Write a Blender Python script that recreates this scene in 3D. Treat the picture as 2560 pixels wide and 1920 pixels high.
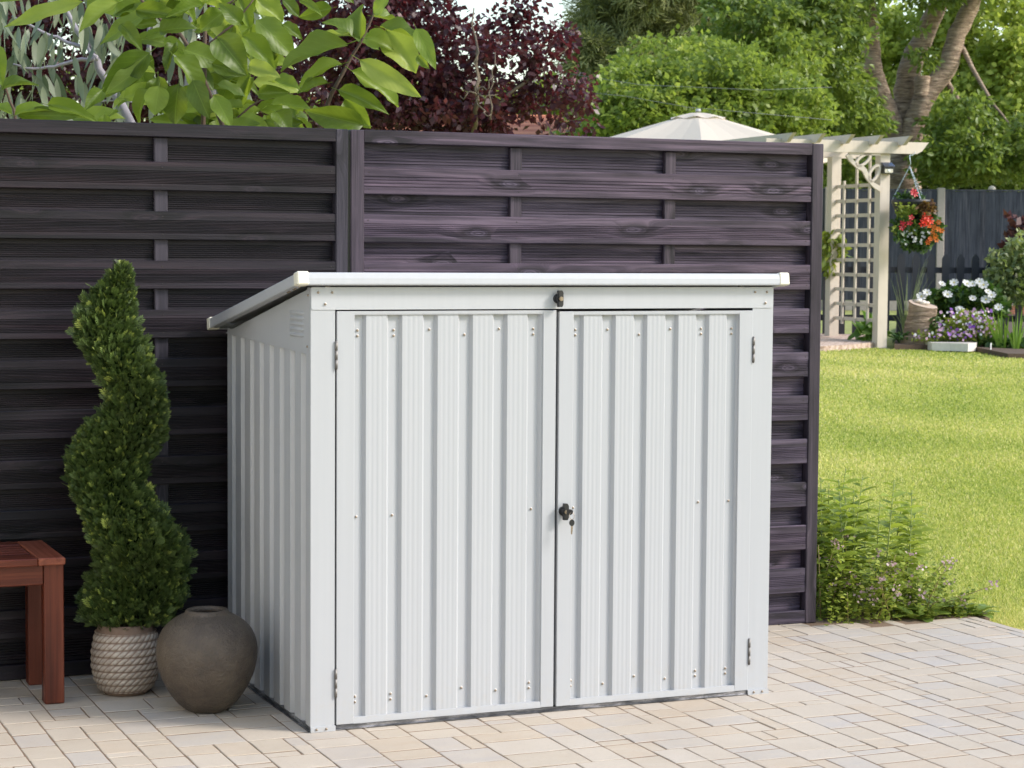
import bpy, bmesh, math, random
import numpy as np
from mathutils import Vector, Matrix

random.seed(7)
RNG = np.random.default_rng(11)
scene = bpy.context.scene
for o in list(bpy.data.objects):
    bpy.data.objects.remove(o)

# ------------------------------------------------------------------ camera
CAM = np.array([-1.8165, -5.9153, 1.4554])
YAW, PITCH, ROLL, FPX = .3955, -.0639, .007, 5152.5
_f = np.array([math.sin(YAW) * math.cos(PITCH), math.cos(YAW) * math.cos(PITCH), math.sin(PITCH)])
_r = np.array([math.cos(YAW), -math.sin(YAW), 0.0])
_u = np.cross(_r, _f)
R2 = math.cos(ROLL) * _r + math.sin(ROLL) * _u
U2 = -math.sin(ROLL) * _r + math.cos(ROLL) * _u
cd = bpy.data.cameras.new('camera')
cam = bpy.data.objects.new('camera', cd)
scene.collection.objects.link(cam)
m = Matrix.Identity(4)
for i in range(3):
    m[i][0], m[i][1], m[i][2], m[i][3] = R2[i], U2[i], -_f[i], CAM[i]
cam.matrix_world = m
cd.sensor_width = 36.0
cd.lens = FPX / 2560 * 36
cd.clip_start, cd.clip_end = .05, 3000
cd.dof.use_dof = True
cd.dof.focus_distance = 6.7
cd.dof.aperture_fstop = 13.0
scene.camera = cam

# ------------------------------------------------------------------ sky, sun, exposure
SUN_AZ, SUN_EL = math.radians(56), math.radians(36)
SUN = np.array([math.sin(SUN_AZ) * math.cos(SUN_EL), -math.cos(SUN_AZ) * math.cos(SUN_EL), math.sin(SUN_EL)])
w = bpy.data.worlds.new('World')
scene.world = w
w.use_nodes = True
wn = w.node_tree
sky = wn.nodes.new('ShaderNodeTexSky')
sky.sky_type = 'NISHITA'
sky.sun_disc = False
sky.sun_elevation = SUN_EL
sky.sun_rotation = math.atan2(SUN[0], SUN[1])
sky.air_density, sky.dust_density, sky.ozone_density = 1.35, 1.4, 1.2
bg = wn.nodes['Background']
bg.inputs['Strength'].default_value = .15
wn.links.new(sky.outputs[0], bg.inputs['Color'])
sd = bpy.data.lights.new('sun', 'SUN')
sd.energy = 2.0
sd.angle = math.radians(12)
sd.color = (1, .945, .885)
so = bpy.data.objects.new('sun', sd)
scene.collection.objects.link(so)
so.rotation_euler = Vector(SUN).to_track_quat('Z', 'Y').to_euler()
scene.view_settings.view_transform = 'Standard'
scene.view_settings.look = 'None'
scene.view_settings.gamma = 1
scene.view_settings.use_curve_mapping = False
scene.view_settings.exposure = 1.1


# ------------------------------------------------------------------ helpers: picture to place
def ray(x, y):
    return _f + R2 * (x - 1280) / FPX + U2 * (960 - y) / FPX
def gd(x, y, d):
    return CAM + ray(x, y) * d
def gz(x, y, z=0.):
    d = ray(x, y)
    return CAM + d * (z - CAM[2]) / d[2]
def terrain(x, y):
    t = np.clip((np.asarray(y, float) - 1.2) / 14.0, 0, 1)
    t = t * t * (3 - 2 * t) * .6 + t * .4
    return .56 * t
def gt(x, y):
    """point of the ground seen at a picture point"""
    d = ray(x, y)
    lo, hi = 4.0, 60.0
    for _ in range(50):
        mid = (lo + hi) / 2
        p = CAM + d * mid
        if p[2] > terrain(p[0], p[1]):
            lo = mid
        else:
            hi = mid
    return CAM + d * lo

# ------------------------------------------------------------------ helpers: objects
COL = scene.collection
def tag(o, label=None, cat=None, group=None, kind=None):
    if label: o['label'] = label
    if cat: o['category'] = cat
    if group: o['group'] = group
    if kind: o['kind'] = kind
    return o
def empty(name, loc=(0, 0, 0), rz=0, parent=None):
    o = bpy.data.objects.new(name, None)
    COL.objects.link(o)
    o.location = loc
    o.rotation_euler = (0, 0, rz)
    o.empty_display_size = .1
    if parent: o.parent = parent
    return o
def link(name, mesh, parent=None, loc=None):
    o = bpy.data.objects.new(name, mesh)
    COL.objects.link(o)
    if parent: o.parent = parent
    if loc is not None: o.location = loc
    return o

class MB:
    def __init__(s):
        s.v, s.f, s.sm = [], [], []
    def add(s, v, f, smooth=False):
        n = len(s.v)
        s.v += [tuple(map(float, p)) for p in v]
        s.f += [tuple(i + n for i in q) for q in f]
        s.sm += [smooth] * len(f)
        return s
    def box(s, a, b):
        x0, y0, z0 = a; x1, y1, z1 = b
        return s.add([(x0, y0, z0), (x1, y0, z0), (x1, y1, z0), (x0, y1, z0), (x0, y0, z1), (x1, y0, z1), (x1, y1, z1), (x0, y1, z1)],
                     [(3, 2, 1, 0), (4, 5, 6, 7), (0, 1, 5, 4), (1, 2, 6, 5), (2, 3, 7, 6), (3, 0, 4, 7)])
    def cbox(s, a, b, c=.002):
        """box with chamfered edges"""
        bm = bmesh.new()
        bmesh.ops.create_cube(bm, size=1)
        for v in bm.verts:
            v.co = Vector([(a[i] + b[i]) / 2 + v.co[i] * (b[i] - a[i]) for i in range(3)])
        bmesh.ops.bevel(bm, geom=bm.edges[:], offset=c, segments=1, affect='EDGES', profile=.5)
        bm.verts.index_update()
        s.add([v.co for v in bm.verts], [[v.index for v in f.verts] for f in bm.faces])
        bm.free()
        return s
    def prism(s, prof, axis_pt, smooth=False, caps=True):
        """prof: list of 3D points (closed loop), swept by vector axis_pt"""
        n = len(prof)
        p = [np.array(q, float) for q in prof]
        d = np.array(axis_pt, float)
        v = p + [q + d for q in p]
        f = [(i, (i + 1) % n, (i + 1) % n + n, i + n) for i in range(n)]
        s.add(v, f, smooth)
        if caps:
            s.add(p, [tuple(range(n))[::-1]])
            s.add([q + d for q in p], [tuple(range(n))])
        return s
    def tube(s, pts, rad, n=8, caps=True, smooth=True):
        pts = [np.array(p, float) for p in pts]
        if not hasattr(rad, '__len__'): rad = [rad] * len(pts)
        rings = []
        up = np.array([.13, .31, .94])
        for i, p in enumerate(pts):
            t = pts[min(i + 1, len(pts) - 1)] - pts[max(i - 1, 0)]
            t = t / (np.linalg.norm(t) + 1e-9)
            if abs(t @ up) > .95: up = np.array([.9, .3, .1])
            a = np.cross(t, up); a /= np.linalg.norm(a)
            b = np.cross(t, a)
            rings.append([p + rad[i] * (math.cos(2 * math.pi * k / n) * a + math.sin(2 * math.pi * k / n) * b) for k in range(n)])
        v = [q for r in rings for q in r]
        f = []
        for i in range(len(pts) - 1):
            for k in range(n):
                f.append((i * n + k, i * n + (k + 1) % n, (i + 1) * n + (k + 1) % n, (i + 1) * n + k))
        s.add(v, f, smooth)
        if caps:
            s.add(rings[0], [tuple(range(n))])
            s.add(rings[-1], [tuple(range(n))[::-1]])
        return s
    def lathe(s, prof, n=40, c=(0, 0, 0), smooth=True):
        v, f = [], []
        for r, z in prof:
            for k in range(n):
                a = 2 * math.pi * k / n
                v.append((c[0] + r * math.cos(a), c[1] + r * math.sin(a), c[2] + z))
        for i in range(len(prof) - 1):
            for k in range(n):
                f.append((i * n + k, i * n + (k + 1) % n, (i + 1) * n + (k + 1) % n, (i + 1) * n + k))
        return s.add(v, f, smooth)
    def mesh(s, name, mat=None):
        me = bpy.data.meshes.new(name)
        me.from_pydata(s.v, [], s.f)
        me.polygons.foreach_set('use_smooth', s.sm)
        if mat: me.materials.append(mat)
        bm = bmesh.new(); bm.from_mesh(me)
        bmesh.ops.remove_doubles(bm, verts=bm.verts, dist=1e-6)
        bmesh.ops.recalc_face_normals(bm, faces=bm.faces)
        bm.to_mesh(me); bm.free()
        me.update()
        return me
    def build(s, name, mat, parent=None, loc=None):
        return link(name, s.mesh(name, mat), parent, loc)

def frames(L, up):
    """rotation matrices whose x axis is L and whose z axis is close to up"""
    x = L / (np.linalg.norm(L, axis=1, keepdims=True) + 1e-9)
    z = up - (up * x).sum(1, keepdims=True) * x
    z /= (np.linalg.norm(z, axis=1, keepdims=True) + 1e-9)
    y = np.cross(z, x)
    return np.stack([x, y, z], axis=2)

def scatter_mesh(name, tv, tf, pos, rot, scl, mat, rnd=None, smooth=True, voff=None):
    tv = np.asarray(tv, float); tf = np.asarray(tf, int)
    N, K = len(pos), len(tv)
    scl = np.asarray(scl, float)
    if scl.ndim == 1: scl = np.repeat(scl[:, None], 3, 1)
    v = np.einsum('nij,nkj->nki', rot, tv[None] * scl[:, None, :]) + np.asarray(pos)[:, None, :]
    M, k = tf.shape
    f = (tf[None] + (np.arange(N) * K)[:, None, None]).reshape(-1)
    me = bpy.data.meshes.new(name)
    me.vertices.add(N * K)
    me.vertices.foreach_set('co', v.reshape(-1))
    me.loops.add(N * M * k)
    me.loops.foreach_set('vertex_index', f.astype(np.int32))
    me.polygons.add(N * M)
    me.polygons.foreach_set('loop_start', np.arange(0, N * M * k, k, dtype=np.int32))
    me.polygons.foreach_set('use_smooth', np.full(N * M, smooth))
    if rnd is None: rnd = RNG.random(N)
    at = me.attributes.new('rnd', 'FLOAT', 'POINT')
    rv = np.repeat(rnd, K)
    if voff is not None: rv = np.clip(rv + np.tile(np.asarray(voff, float), N), 0, 1)
    at.data.foreach_set('value', rv.astype(np.float32))
    me.materials.append(mat)
    me.update(calc_edges=True)
    me.validate()
    return me

def rand_unit(n):
    v = RNG.normal(size=(n, 3))
    return v / np.linalg.norm(v, axis=1, keepdims=True)

# leaf templates: x along the leaf, z its normal
LEAF4 = ([(0, 0, 0), (.45, -.32, .06), (1, 0, -.06), (.45, .32, .06)], [(0, 1, 2, 3)])
LEAF6 = ([(0, 0, 0), (.3, -.22, .07), (.3, 0, 0), (.3, .22, .07), (.68, -.2, .05), (.68, 0, -.02), (.68, .2, .05), (1, 0, -.1)],
         [(0, 1, 2, 2), (0, 2, 3, 3), (1, 4, 5, 2), (2, 5, 6, 3), (4, 7, 5, 5), (5, 7, 6, 6)])
LEAF6 = (LEAF6[0], [(0, 1, 2), (0, 2, 3), (1, 4, 5), (1, 5, 2), (2, 5, 6), (2, 6, 3), (4, 7, 5), (5, 7, 6)])
BLADE = ([(0, -.5, 0), (0, .5, 0), (.55, -.4, .06), (.55, .4, .06), (1, 0, .22)], [(0, 2, 3), (0, 3, 1), (2, 4, 3)])

# ------------------------------------------------------------------ helpers: materials
class NT:
    def __init__(s, name):
        s.mat = bpy.data.materials.new(name)
        s.mat.use_nodes = True
        s.t = s.mat.node_tree
        s.b = s.t.nodes['Principled BSDF']
        s.out = s.t.nodes['Material Output']
    def n(s, typ, **kw):
        nd = s.t.nodes.new('ShaderNode' + typ)
        for k, v in kw.items():
            if k.startswith('i_'):
                key = k[2:].replace('_', ' ')
                nd.inputs[key].default_value = v
            else:
                setattr(nd, k, v)
        return nd
    def l(s, a, b):
        s.t.links.new(a, b)
    def val(s, inp, v):
        if hasattr(v, 'is_linked') or hasattr(v, 'links'):
            s.l(v, inp)
        else:
            inp.default_value = v
    def math(s, op, a, b=None, c=None, clamp=False):
        nd = s.n('Math', operation=op, use_clamp=clamp)
        for i, q in enumerate((a, b, c)):
            if q is not None: s.val(nd.inputs[i], q)
        return nd.outputs[0]
    def vmath(s, op, a, b=None):
        nd = s.n('VectorMath', operation=op)
        s.val(nd.inputs[0], a)
        if b is not None: s.val(nd.inputs[1], b)
        return nd.outputs[0]
    def mix(s, fac, a, b, blend='MIX'):
        nd = s.n('Mix', data_type='RGBA', blend_type=blend)
        s.val(nd.inputs[0], fac)
        for inp, v in ((nd.inputs[6], a), (nd.inputs[7], b)):
            if isinstance(v, tuple): inp.default_value = (*v, 1)
            else: s.l(v, inp)
        return nd.outputs[2]
    def noise(s, vec, scale, detail=4, rough=.55, dist=0., out=0):
        nd = s.n('TexNoise', i_Scale=scale, i_Detail=detail, i_Roughness=rough, i_Distortion=dist)
        if vec is not None: s.l(vec, nd.inputs['Vector'])
        return nd.outputs[out]
    def ramp(s, fac, stops, interp='LINEAR'):
        nd = s.n('ValToRGB')
        nd.color_ramp.interpolation = interp
        e = nd.color_ramp.elements
        while len(e) < len(stops): e.new(.5)
        for q, (p, c) in zip(e, stops):
            q.position = p
            q.color = (*c, 1) if len(c) == 3 else c
        s.l(fac, nd.inputs[0])
        return nd.outputs[0]
    def rng(s, v, a, b, c, d):
        nd = s.n('MapRange')
        s.val(nd.inputs[0], v)
        for i, q in enumerate((a, b, c, d)): nd.inputs[i + 1].default_value = q
        return nd.outputs[0]
    def bump(s, h, strength=.3, dist=.002):
        nd = s.n('Bump', i_Strength=strength, i_Distance=dist)
        s.l(h, nd.inputs['Height'])
        s.l(nd.outputs[0], s.b.inputs['Normal'])
    def pos(s):
        return s.n('NewGeometry').outputs['Position']
    def obj(s):
        return s.n('TexCoord').outputs['Object']
    def orand(s):
        return s.n('ObjectInfo').outputs['Random']
    def set(s, **kw):
        for k, v in kw.items():
            inp = s.b.inputs[k.replace('_', ' ')]
            if isinstance(v, tuple) and len(v) == 3: v = (*v, 1)
            s.val(inp, v)
        return s

def plain(name, col, rough=.5, metal=0., var=.12, scale=25, bump=0., bscale=200, spec=.5):
    t = NT(name)
    p = t.pos()
    n = t.noise(p, scale, 5)
    c = t.mix(n, tuple(x * (1 - var) for x in col), tuple(min(1, x * (1 + var)) for x in col))
    t.set(Base_Color=c, Roughness=t.rng(n, .3, .7, rough * .88, min(1, rough * 1.12)), Metallic=metal)
    t.b.inputs['Specular IOR Level'].default_value = spec
    if bump:
        t.bump(t.noise(p, bscale, 4), bump, .003)
    return t.mat

def leafmat(name, dark, light, tip=None, trans=.4, rough=.45, obj=False, tcol=None, spec=.4, vein=False):
    """leaf colour runs dark to light from leaf to leaf"""
    t = NT(name)
    rnd = t.orand() if obj else t.n('Attribute', attribute_name='rnd').outputs['Fac']
    stops = [(0, dark), (.8 if tip else 1, light)]
    if tip: stops.append((1, tip))
    c = t.ramp(rnd, stops)
    n = t.noise(t.pos(), 6 if not vein else 18, 3)
    c = t.mix(t.rng(n, .35, .65, 0, .5), c, t.mix(.5, c, light), 'MIX')
    if vein:
        o = t.n('SeparateXYZ'); t.l(t.obj(), o.inputs[0])
        ay = t.math('ABSOLUTE', o.outputs[1])
        rib = t.rng(ay, 0, .018, 1, 0)
        wv = t.n('TexWave', wave_type='BANDS', bands_direction='X', i_Scale=2.3, i_Distortion=.4)
        cv = t.n('CombineXYZ'); t.l(t.math('SUBTRACT', o.outputs[0], t.math('MULTIPLY', ay, .8)), cv.inputs[0])
        t.l(cv.outputs[0], wv.inputs['Vector'])
        lat = t.rng(wv.outputs['Fac'], .9, 1, 0, .16)
        vv = t.math('MAXIMUM', rib, lat)
        c = t.mix(t.math('MULTIPLY', vv, .6), c, tuple(min(1, x * 1.5 + .02) for x in light))
        t.bump(t.math('ADD', wv.outputs['Fac'], n), .1, .004)
    t.set(Base_Color=c, Roughness=rough)
    t.b.inputs['Specular IOR Level'].default_value = spec
    tr = t.n('BsdfTranslucent')
    if tcol:
        tc = t.mix(.5, c, tcol)
    else:
        tc = t.mix(1.0, c, (1.35, 1.5, .7), 'MULTIPLY')
    t.l(tc, tr.inputs['Color'])
    ms = t.n('MixShader'); ms.inputs[0].default_value = trans
    t.l(t.b.outputs[0], ms.inputs[1]); t.l(tr.outputs[0], ms.inputs[2])
    t.l(ms.outputs[0], t.out.inputs['Surface'])
    return t.mat

def woodmat(name, dark, mid, light, axis='x', rough=.55, knots=True, freq=1., bump=.5, fine=1.0):
    """grain runs along the local axis; every board its own offset"""
    t = NT(name)
    o = t.obj()
    oi = t.n('ObjectInfo')
    off = t.n('CombineXYZ')
    for i, k in enumerate((37., 19., 53.)): t.l(t.math('MULTIPLY', oi.outputs['Random'], k), off.inputs[i])
    v = t.vmath('ADD', o, off.outputs[0])
    if axis != 'x':
        sp = t.n('SeparateXYZ'); t.l(v, sp.inputs[0])
        cb = t.n('CombineXYZ')
        order = {'z': (2, 1, 0), 'y': (1, 0, 2)}[axis]
        for i, k in enumerate(order): t.l(sp.outputs[k], cb.inputs[i])
        v = cb.outputs[0]
    if knots:
        ks = t.n('SeparateXYZ'); t.l(v, ks.inputs[0])
        kc = t.n('CombineXYZ')
        wob = t.noise(t.vmath('MULTIPLY', v, (9., 9., 14.)), 1.0, 2)
        t.l(t.math('ADD', t.math('MULTIPLY', ks.outputs[0], 2.6 * freq), t.math('MULTIPLY', wob, .25)), kc.inputs[0])
        t.l(t.math('MULTIPLY', ks.outputs[2], 8.5 * freq), kc.inputs[1])
        kv = kc.outputs[0]
        vo = t.n('TexVoronoi', voronoi_dimensions='2D', feature='F1', i_Scale=1.0, i_Randomness=1.0)
        t.l(kv, vo.inputs['Vector'])
        d = vo.outputs['Distance']
        keep = t.n('SeparateColor'); t.l(vo.outputs['Color'], keep.inputs[0])
        on = t.math('GREATER_THAN', keep.outputs[0], .58)
        swirl = t.math('MULTIPLY', t.rng(d, 0, .45, 1, 0), on)
        kn = t.math('MULTIPLY', t.rng(d, .08, .13, 1, 0), on)
    gv = t.vmath('MULTIPLY', v, (1.3, 30., 42.))
    if knots:
        add = t.n('CombineXYZ'); t.l(t.math('MULTIPLY', t.math('POWER', swirl, 2.), 3.2), add.inputs[2])
        gv = t.vmath('ADD', gv, add.outputs[0])
    g = t.noise(gv, 1.0, 5, .6, .6)
    g2 = t.noise(t.vmath('MULTIPLY', v, (3.5 * fine, 90. * fine, 170. * fine)), 1.0, 3, .6)
    blot = t.noise(t.vmath('MULTIPLY', v, (2.2, 3., 7.)), 1.0, 4, .6)
    c = t.ramp(g, [(.36, dark), (.5, mid), (.64, light)])
    c = t.mix(t.rng(g2, .45, .7, 0, .55), c, dark)
    c = t.mix(t.rng(blot, .4, .75, 0, .5), c, light)
    c = t.mix(1.0, c, t.ramp(oi.outputs['Random'], [(0, (.72, .72, .74)), (.5, (1, .98, 1)), (1, (1.0, .9, .88))]), 'MULTIPLY')
    if knots:
        ring = t.math('MULTIPLY', t.rng(d, .13, .3, 1, 0), on)
        c = t.mix(t.math('MULTIPLY', ring, .8), c, tuple(x * .6 for x in dark))
        kr = t.math('SINE', t.math('MULTIPLY', d, 120.))
        c = t.mix(t.math('MULTIPLY', kn, .7), c, t.mix(t.rng(kr, -1, 1, 0, 1), mid, light))
    h = t.math('ADD', t.math('MULTIPLY', g, .6), t.math('MULTIPLY', g2, .8))
    t.set(Base_Color=c, Roughness=t.rng(g, .3, .7, rough * 1.15, rough * .85))
    t.b.inputs['Specular IOR Level'].default_value = .3
    t.bump(h, bump, .0025)
    return t.mat

# ------------------------------------------------------------------ materials
M = {}
def shed_paint(name, col):
    t = NT(name)
    p = t.pos()
    st = t.noise(t.vmath('MULTIPLY', p, (60., 60., 1.2)), 1.0, 3)
    bl = t.noise(p, 2.5, 4)
    c = t.mix(t.rng(st, .3, .7, 0, 1), tuple(x * .965 for x in col), col)
    c = t.mix(t.rng(bl, .45, .75, 0, .25), c, tuple(x * .93 for x in col))
    sz = t.n('SeparateXYZ'); t.l(p, sz.inputs[0])
    spl = t.math('MULTIPLY', t.rng(sz.outputs[2], .0, .22, 1, 0), t.rng(t.noise(p, 34, 5, .7), .5, .72, 0, 1))
    c = t.mix(t.math('MULTIPLY', spl, .3), c, (.38, .33, .27))
    t.set(Base_Color=c, Roughness=t.rng(bl, .3, .7, .3, .42))
    t.bump(t.noise(p, 420, 2), .04, .0006)
    return t.mat
M['paint'] = shed_paint('shed_paint', (.380, .392, .414))
M['paint_trim'] = shed_paint('trim_paint', (.402, .415, .438))
M['cream_plastic'] = plain('cream_plastic', (.62, .59, .49), .45, var=.04)
t = NT('galvanised_steel')
p = t.pos()
g = t.noise(t.vmath('MULTIPLY', p, (9., 9., 60.)), 1.0, 5, .7)
t.set(Base_Color=t.ramp(g, [(.35, (.045, .047, .055)), (.52, (.16, .165, .18)), (.7, (.5, .5, .53))]), Metallic=.85, Roughness=t.rng(g, .3, .7, .5, .25))
M['galv'] = t.mat
M['steel'] = plain('screw_steel', (.30, .245, .19), .38, 1.0, .3, 200)
M['hinge_steel'] = plain('hinge_steel', (.2, .19, .18), .55, .85, .15, 60)
M['washer'] = plain('nylon_washer', (.46, .46, .45), .45, var=.03)
M['nail'] = plain('nail_steel', (.05, .045, .045), .35, .8)
M['black'] = plain('black_plastic', (.012, .012, .014), .38, var=.2, bump=.05)
M['dark_inside'] = plain('dark_sheet', (.05, .05, .055), .6)
M['fence_l'] = woodmat('fence_wood_dark', (.0020, .0014, .0030), (.0076, .0054, .0100), (.023, .0155, .0215), freq=.8, rough=.5)
M['fence_r'] = woodmat('fence_wood_weathered', (.008, .0058, .0112), (.037, .0285, .047), (.112, .088, .124), freq=1.0, rough=.5)
M['fence_post_l'] = woodmat('fence_post_dark', (.01, .009, .014), (.03, .0265, .037), (.055, .048, .063), axis='z', freq=.7)
M['fence_post_r'] = woodmat('fence_post_weathered', (.01, .0075, .012), (.035, .027, .039), (.08, .062, .082), axis='z', freq=.7)
M['mahogany'] = woodmat('mahogany', (.05, .0095, .0045), (.1, .021, .010), (.15, .04, .02), freq=.4, rough=.38, knots=False, bump=.12, fine=2)
M['mahogany_v'] = woodmat('mahogany_upright', (.05, .0095, .0045), (.1, .021, .010), (.15, .04, .02), axis='z', freq=.4, rough=.38, knots=False, bump=.12, fine=2)

# pavers
t = NT('paver_stone')
p = t.pos()
oi = t.n('ObjectInfo'); isl = t.n('NewGeometry').outputs['Random Per Island']
rr = t.math('FRACT', t.math('ADD', oi.outputs['Random'], isl))
c = t.ramp(rr, [(0, (.41, .352, .282)), (.2, (.43, .374, .308)), (.38, (.385, .352, .318)), (.5, (.445, .39, .325)), (.66, (.42, .348, .27)), (.8, (.39, .358, .33)), (.9, (.445, .396, .34)), (1, (.425, .36, .288))], 'CONSTANT')
n1 = t.noise(t.vmath('MULTIPLY', p, (9., 20., 9.)), 1.0, 6, .65)
n2 = t.noise(p, 90, 4, .7)
n3 = t.noise(p, 420, 2, .7)
n4 = t.noise(p, 1.3, 4, .6)
c = t.mix(t.rng(n1, .35, .7, 0, .75), c, (.435, .38, .315))
c = t.mix(t.rng(n2, .55, .75, 0, .4), c, (.29, .225, .16))
c = t.mix(t.rng(n3, .58, .75, 0, .35), c, (.26, .2, .145))
c = t.mix(t.rng(n4, .5, .8, 0, .5), c, (.31, .25, .19))
t.set(Base_Color=c, Roughness=.78)
t.b.inputs['Specular IOR Level'].default_value = .3
t.bump(t.math('ADD', t.math('MULTIPLY', n1, 1.2), t.math('ADD', n2, t.math('MULTIPLY', n3, .5))), .45, .003)
M['paver'] = t.mat
t = NT('jointing_sand')
n = t.noise(t.pos(), 300, 3)
n4 = t.noise(t.pos(), 14, 4)
c = t.mix(n, (.115, .072, .046), (.235, .16, .105))
c = t.mix(t.rng(n4, .55, .7, 0, .7), c, (.11, .085, .05))
t.set(Base_Color=c, Roughness=.95)
t.bump(n, .6, .004)
M['sand'] = t.mat

# ground: lawn soil under the blades
t = NT('lawn_ground')
p = t.pos()
n1 = t.noise(p, .55, 4, .6); n2 = t.noise(p, 7, 5, .7); n3 = t.noise(p, 60, 3, .7)
c = t.ramp(n2, [(.3, (.22, .27, .06)), (.5, (.34, .38, .1)), (.7, (.46, .45, .17))])
c = t.mix(t.rng(n1, .35, .7, 0, .6), c, (.24, .235, .085))
c = t.mix(t.rng(n3, .5, .75, 0, .5), c, (.06, .09, .02))
t.set(Base_Color=c, Roughness=.9)
t.bump(n3, .8, .03)
M['lawn'] = t.mat

# ------------------------------------------------------------------ ground
def grid_ground():
    xs = np.concatenate([[-900, -300, -100, -40], np.linspace(-15, 40, 56), [60, 110, 300, 900]])
    ys = np.concatenate([[-900, -200, -40, -10, -3, 0.9], np.linspace(1.2, 16, 30), [18, 22, 30, 45, 80, 200, 900]])
    v, f = [], []
    for y in ys:
        for x in xs:
            v.append((x, y, float(terrain(x, y)) - .055))
    nx = len(xs)
    for j in range(len(ys) - 1):
        for i in range(nx - 1):
            f.append((j * nx + i, j * nx + i + 1, (j + 1) * nx + i + 1, (j + 1) * nx + i))
    mb = MB(); mb.add(v, f, True)
    o = mb.build('lawn', M['lawn'])
    tag(o, kind='structure')
grid_ground()

# ------------------------------------------------------------------ patio
PX0, PX1, PY0, PY1 = -2.76, 3.09, -3.3, 1.16
bed = MB().box((PX0 - .01, PY0, -.2), (PX1 + .004, PY1 + .004, -.0016))
patio = bed.build('patio', M['sand'])
tag(patio, kind='structure')
CELL = .0533
def tile_patio():
    prng = random.Random(5)
    out = []
    bands = []
    x = -.848 - 6 * .3205
    while x < PX1 - .02:
        bands.append((x, min(x + .3205, PX1)))
        x += .3205
    for bx0, bx1 in bands:
        ncol = max(1, round((bx1 - bx0) / CELL))
        cw = (bx1 - bx0) / ncol
        nrow = int((PY1 - PY0) / CELL)
        occ = [[False] * ncol for _ in range(nrow)]
        y00 = PY0 + prng.random() * .01
        for r in range(nrow):
            for c in range(ncol):
                if occ[r][c]: continue
                free = 0
                while c + free < ncol and not occ[r][c + free]: free += 1
                opts = [(3, 3, 3), (2, 3, 3), (3, 2, 3.2), (4, 2, 2.6), (2, 2, 2.2), (4, 3, 1.6), (2, 1, .7), (1, 2, .5), (3, 1, .35), (1, 3, .35), (1, 1, .02)]
                cand = []
                for wd, ht, wt in opts:
                    if wd > free or r + ht > nrow: continue
                    if any(occ[r + j][c + i] for i in range(wd) for j in range(ht)): continue
                    rem = free - wd
                    if rem == 1: wt *= .12
                    cand.append((wd, ht, wt))
                tot = sum(q[2] for q in cand)
                pick = prng.random() * tot
                for wd, ht, wt in cand:
                    pick -= wt
                    if pick <= 0: break
                for i in range(wd):
                    for j in range(ht): occ[r + j][c + i] = True
                out.append((bx0 + c * cw, y00 + r * CELL, wd * cw, ht * CELL))
    return out
def paver_verts(wd, ht, prng):
    g = .0022
    x0, x1, y0, y1 = -wd / 2 + g, wd / 2 - g, -ht / 2 + .0040, ht / 2 - .0040
    j = lambda s: (prng.random() - .5) * s
    # outline with two extra points on every long side, worn unevenly
    out = []
    for (ax, ay), (bx, by) in (((x0, y0), (x1, y0)), ((x1, y0), (x1, y1)), ((x1, y1), (x0, y1)), ((x0, y1), (x0, y0))):
        for k in (0.0, .3, .7):
            out.append((ax + (bx - ax) * k + j(.0022), ay + (by - ay) * k + j(.0022)))
    n = len(out)
    c = [(x * (1 - .0022 / (wd / 2)), y * (1 - .0022 / (ht / 2))) for x, y in out]
    v = [(x, y, -.04) for x, y in out] + [(x, y, -.0011 + j(.0008)) for x, y in out] + [(x, y, j(.0006)) for x, y in c]
    f = [(i, (i + 1) % n, n + (i + 1) % n, n + i) for i in range(n)]
    f += [(n + i, n + (i + 1) % n, 2 * n + (i + 1) % n, 2 * n + i) for i in range(n)]
    f += [tuple(range(2 * n, 3 * n))]
    return v, f
def visible_px(x, y):
    d = np.array([x, y, 0]) - CAM
    z = d @ _f
    return 1280 + FPX * (d @ R2) / z, 960 - FPX * (d @ U2) / z
def build_patio():
    prng = random.Random(9)
    tiles = []
    for x, y, wd, ht in tile_patio():
        cx, cy = x + wd / 2, y + ht / 2
        if cx > 2.45 and cy > .985: continue          # the bed cuts in behind the fence
        px, py = visible_px(cx, cy)
        hid = (.08 < cx < 1.5 and .08 < cy < 1.0)
        # hidden behind the shed: its right part hides the ground behind
        if -40 < px < 2600 and -40 < py < 1950 and not hid and not (0 < cx < 1.98 and cy > 0.04 and px < 1915 and cx > 0):
            score = wd * ht * (2 if py > 1500 else 1)
        else:
            score = 0
        tiles.append((score, cx, cy, wd, ht))
    tiles.sort(key=lambda q: -q[0])
    cache = {}
    rest = MB()
    for i, (sc, cx, cy, wd, ht) in enumerate(tiles):
        key = (round(wd, 3), round(ht, 3))
        if i < 300 and sc > 0:
            var = cache.setdefault(key, [])
            if len(var) < 5:
                v, f = paver_verts(wd, ht, prng)
                var.append(MB().add(v, f).mesh('paver', M['paver']))
                me = var[-1]
            else:
                me = prng.choice(var)
            o = link('paver', me, patio, (cx, cy, (prng.random() - .5) * .0018))
            o.rotation_euler = ((prng.random() - .5) * .006, (prng.random() - .5) * .006, prng.choice((0, math.pi)))
        else:
            v, f = paver_verts(wd, ht, prng)
            dz = (prng.random() - .5) * .0018
            rest.add([(a + cx, b + cy, c + dz) for a, b, c in v], f)
    o = rest.build('pavers', M['paver'], patio)
    tag(o, kind='stuff')
build_patio()

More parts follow.
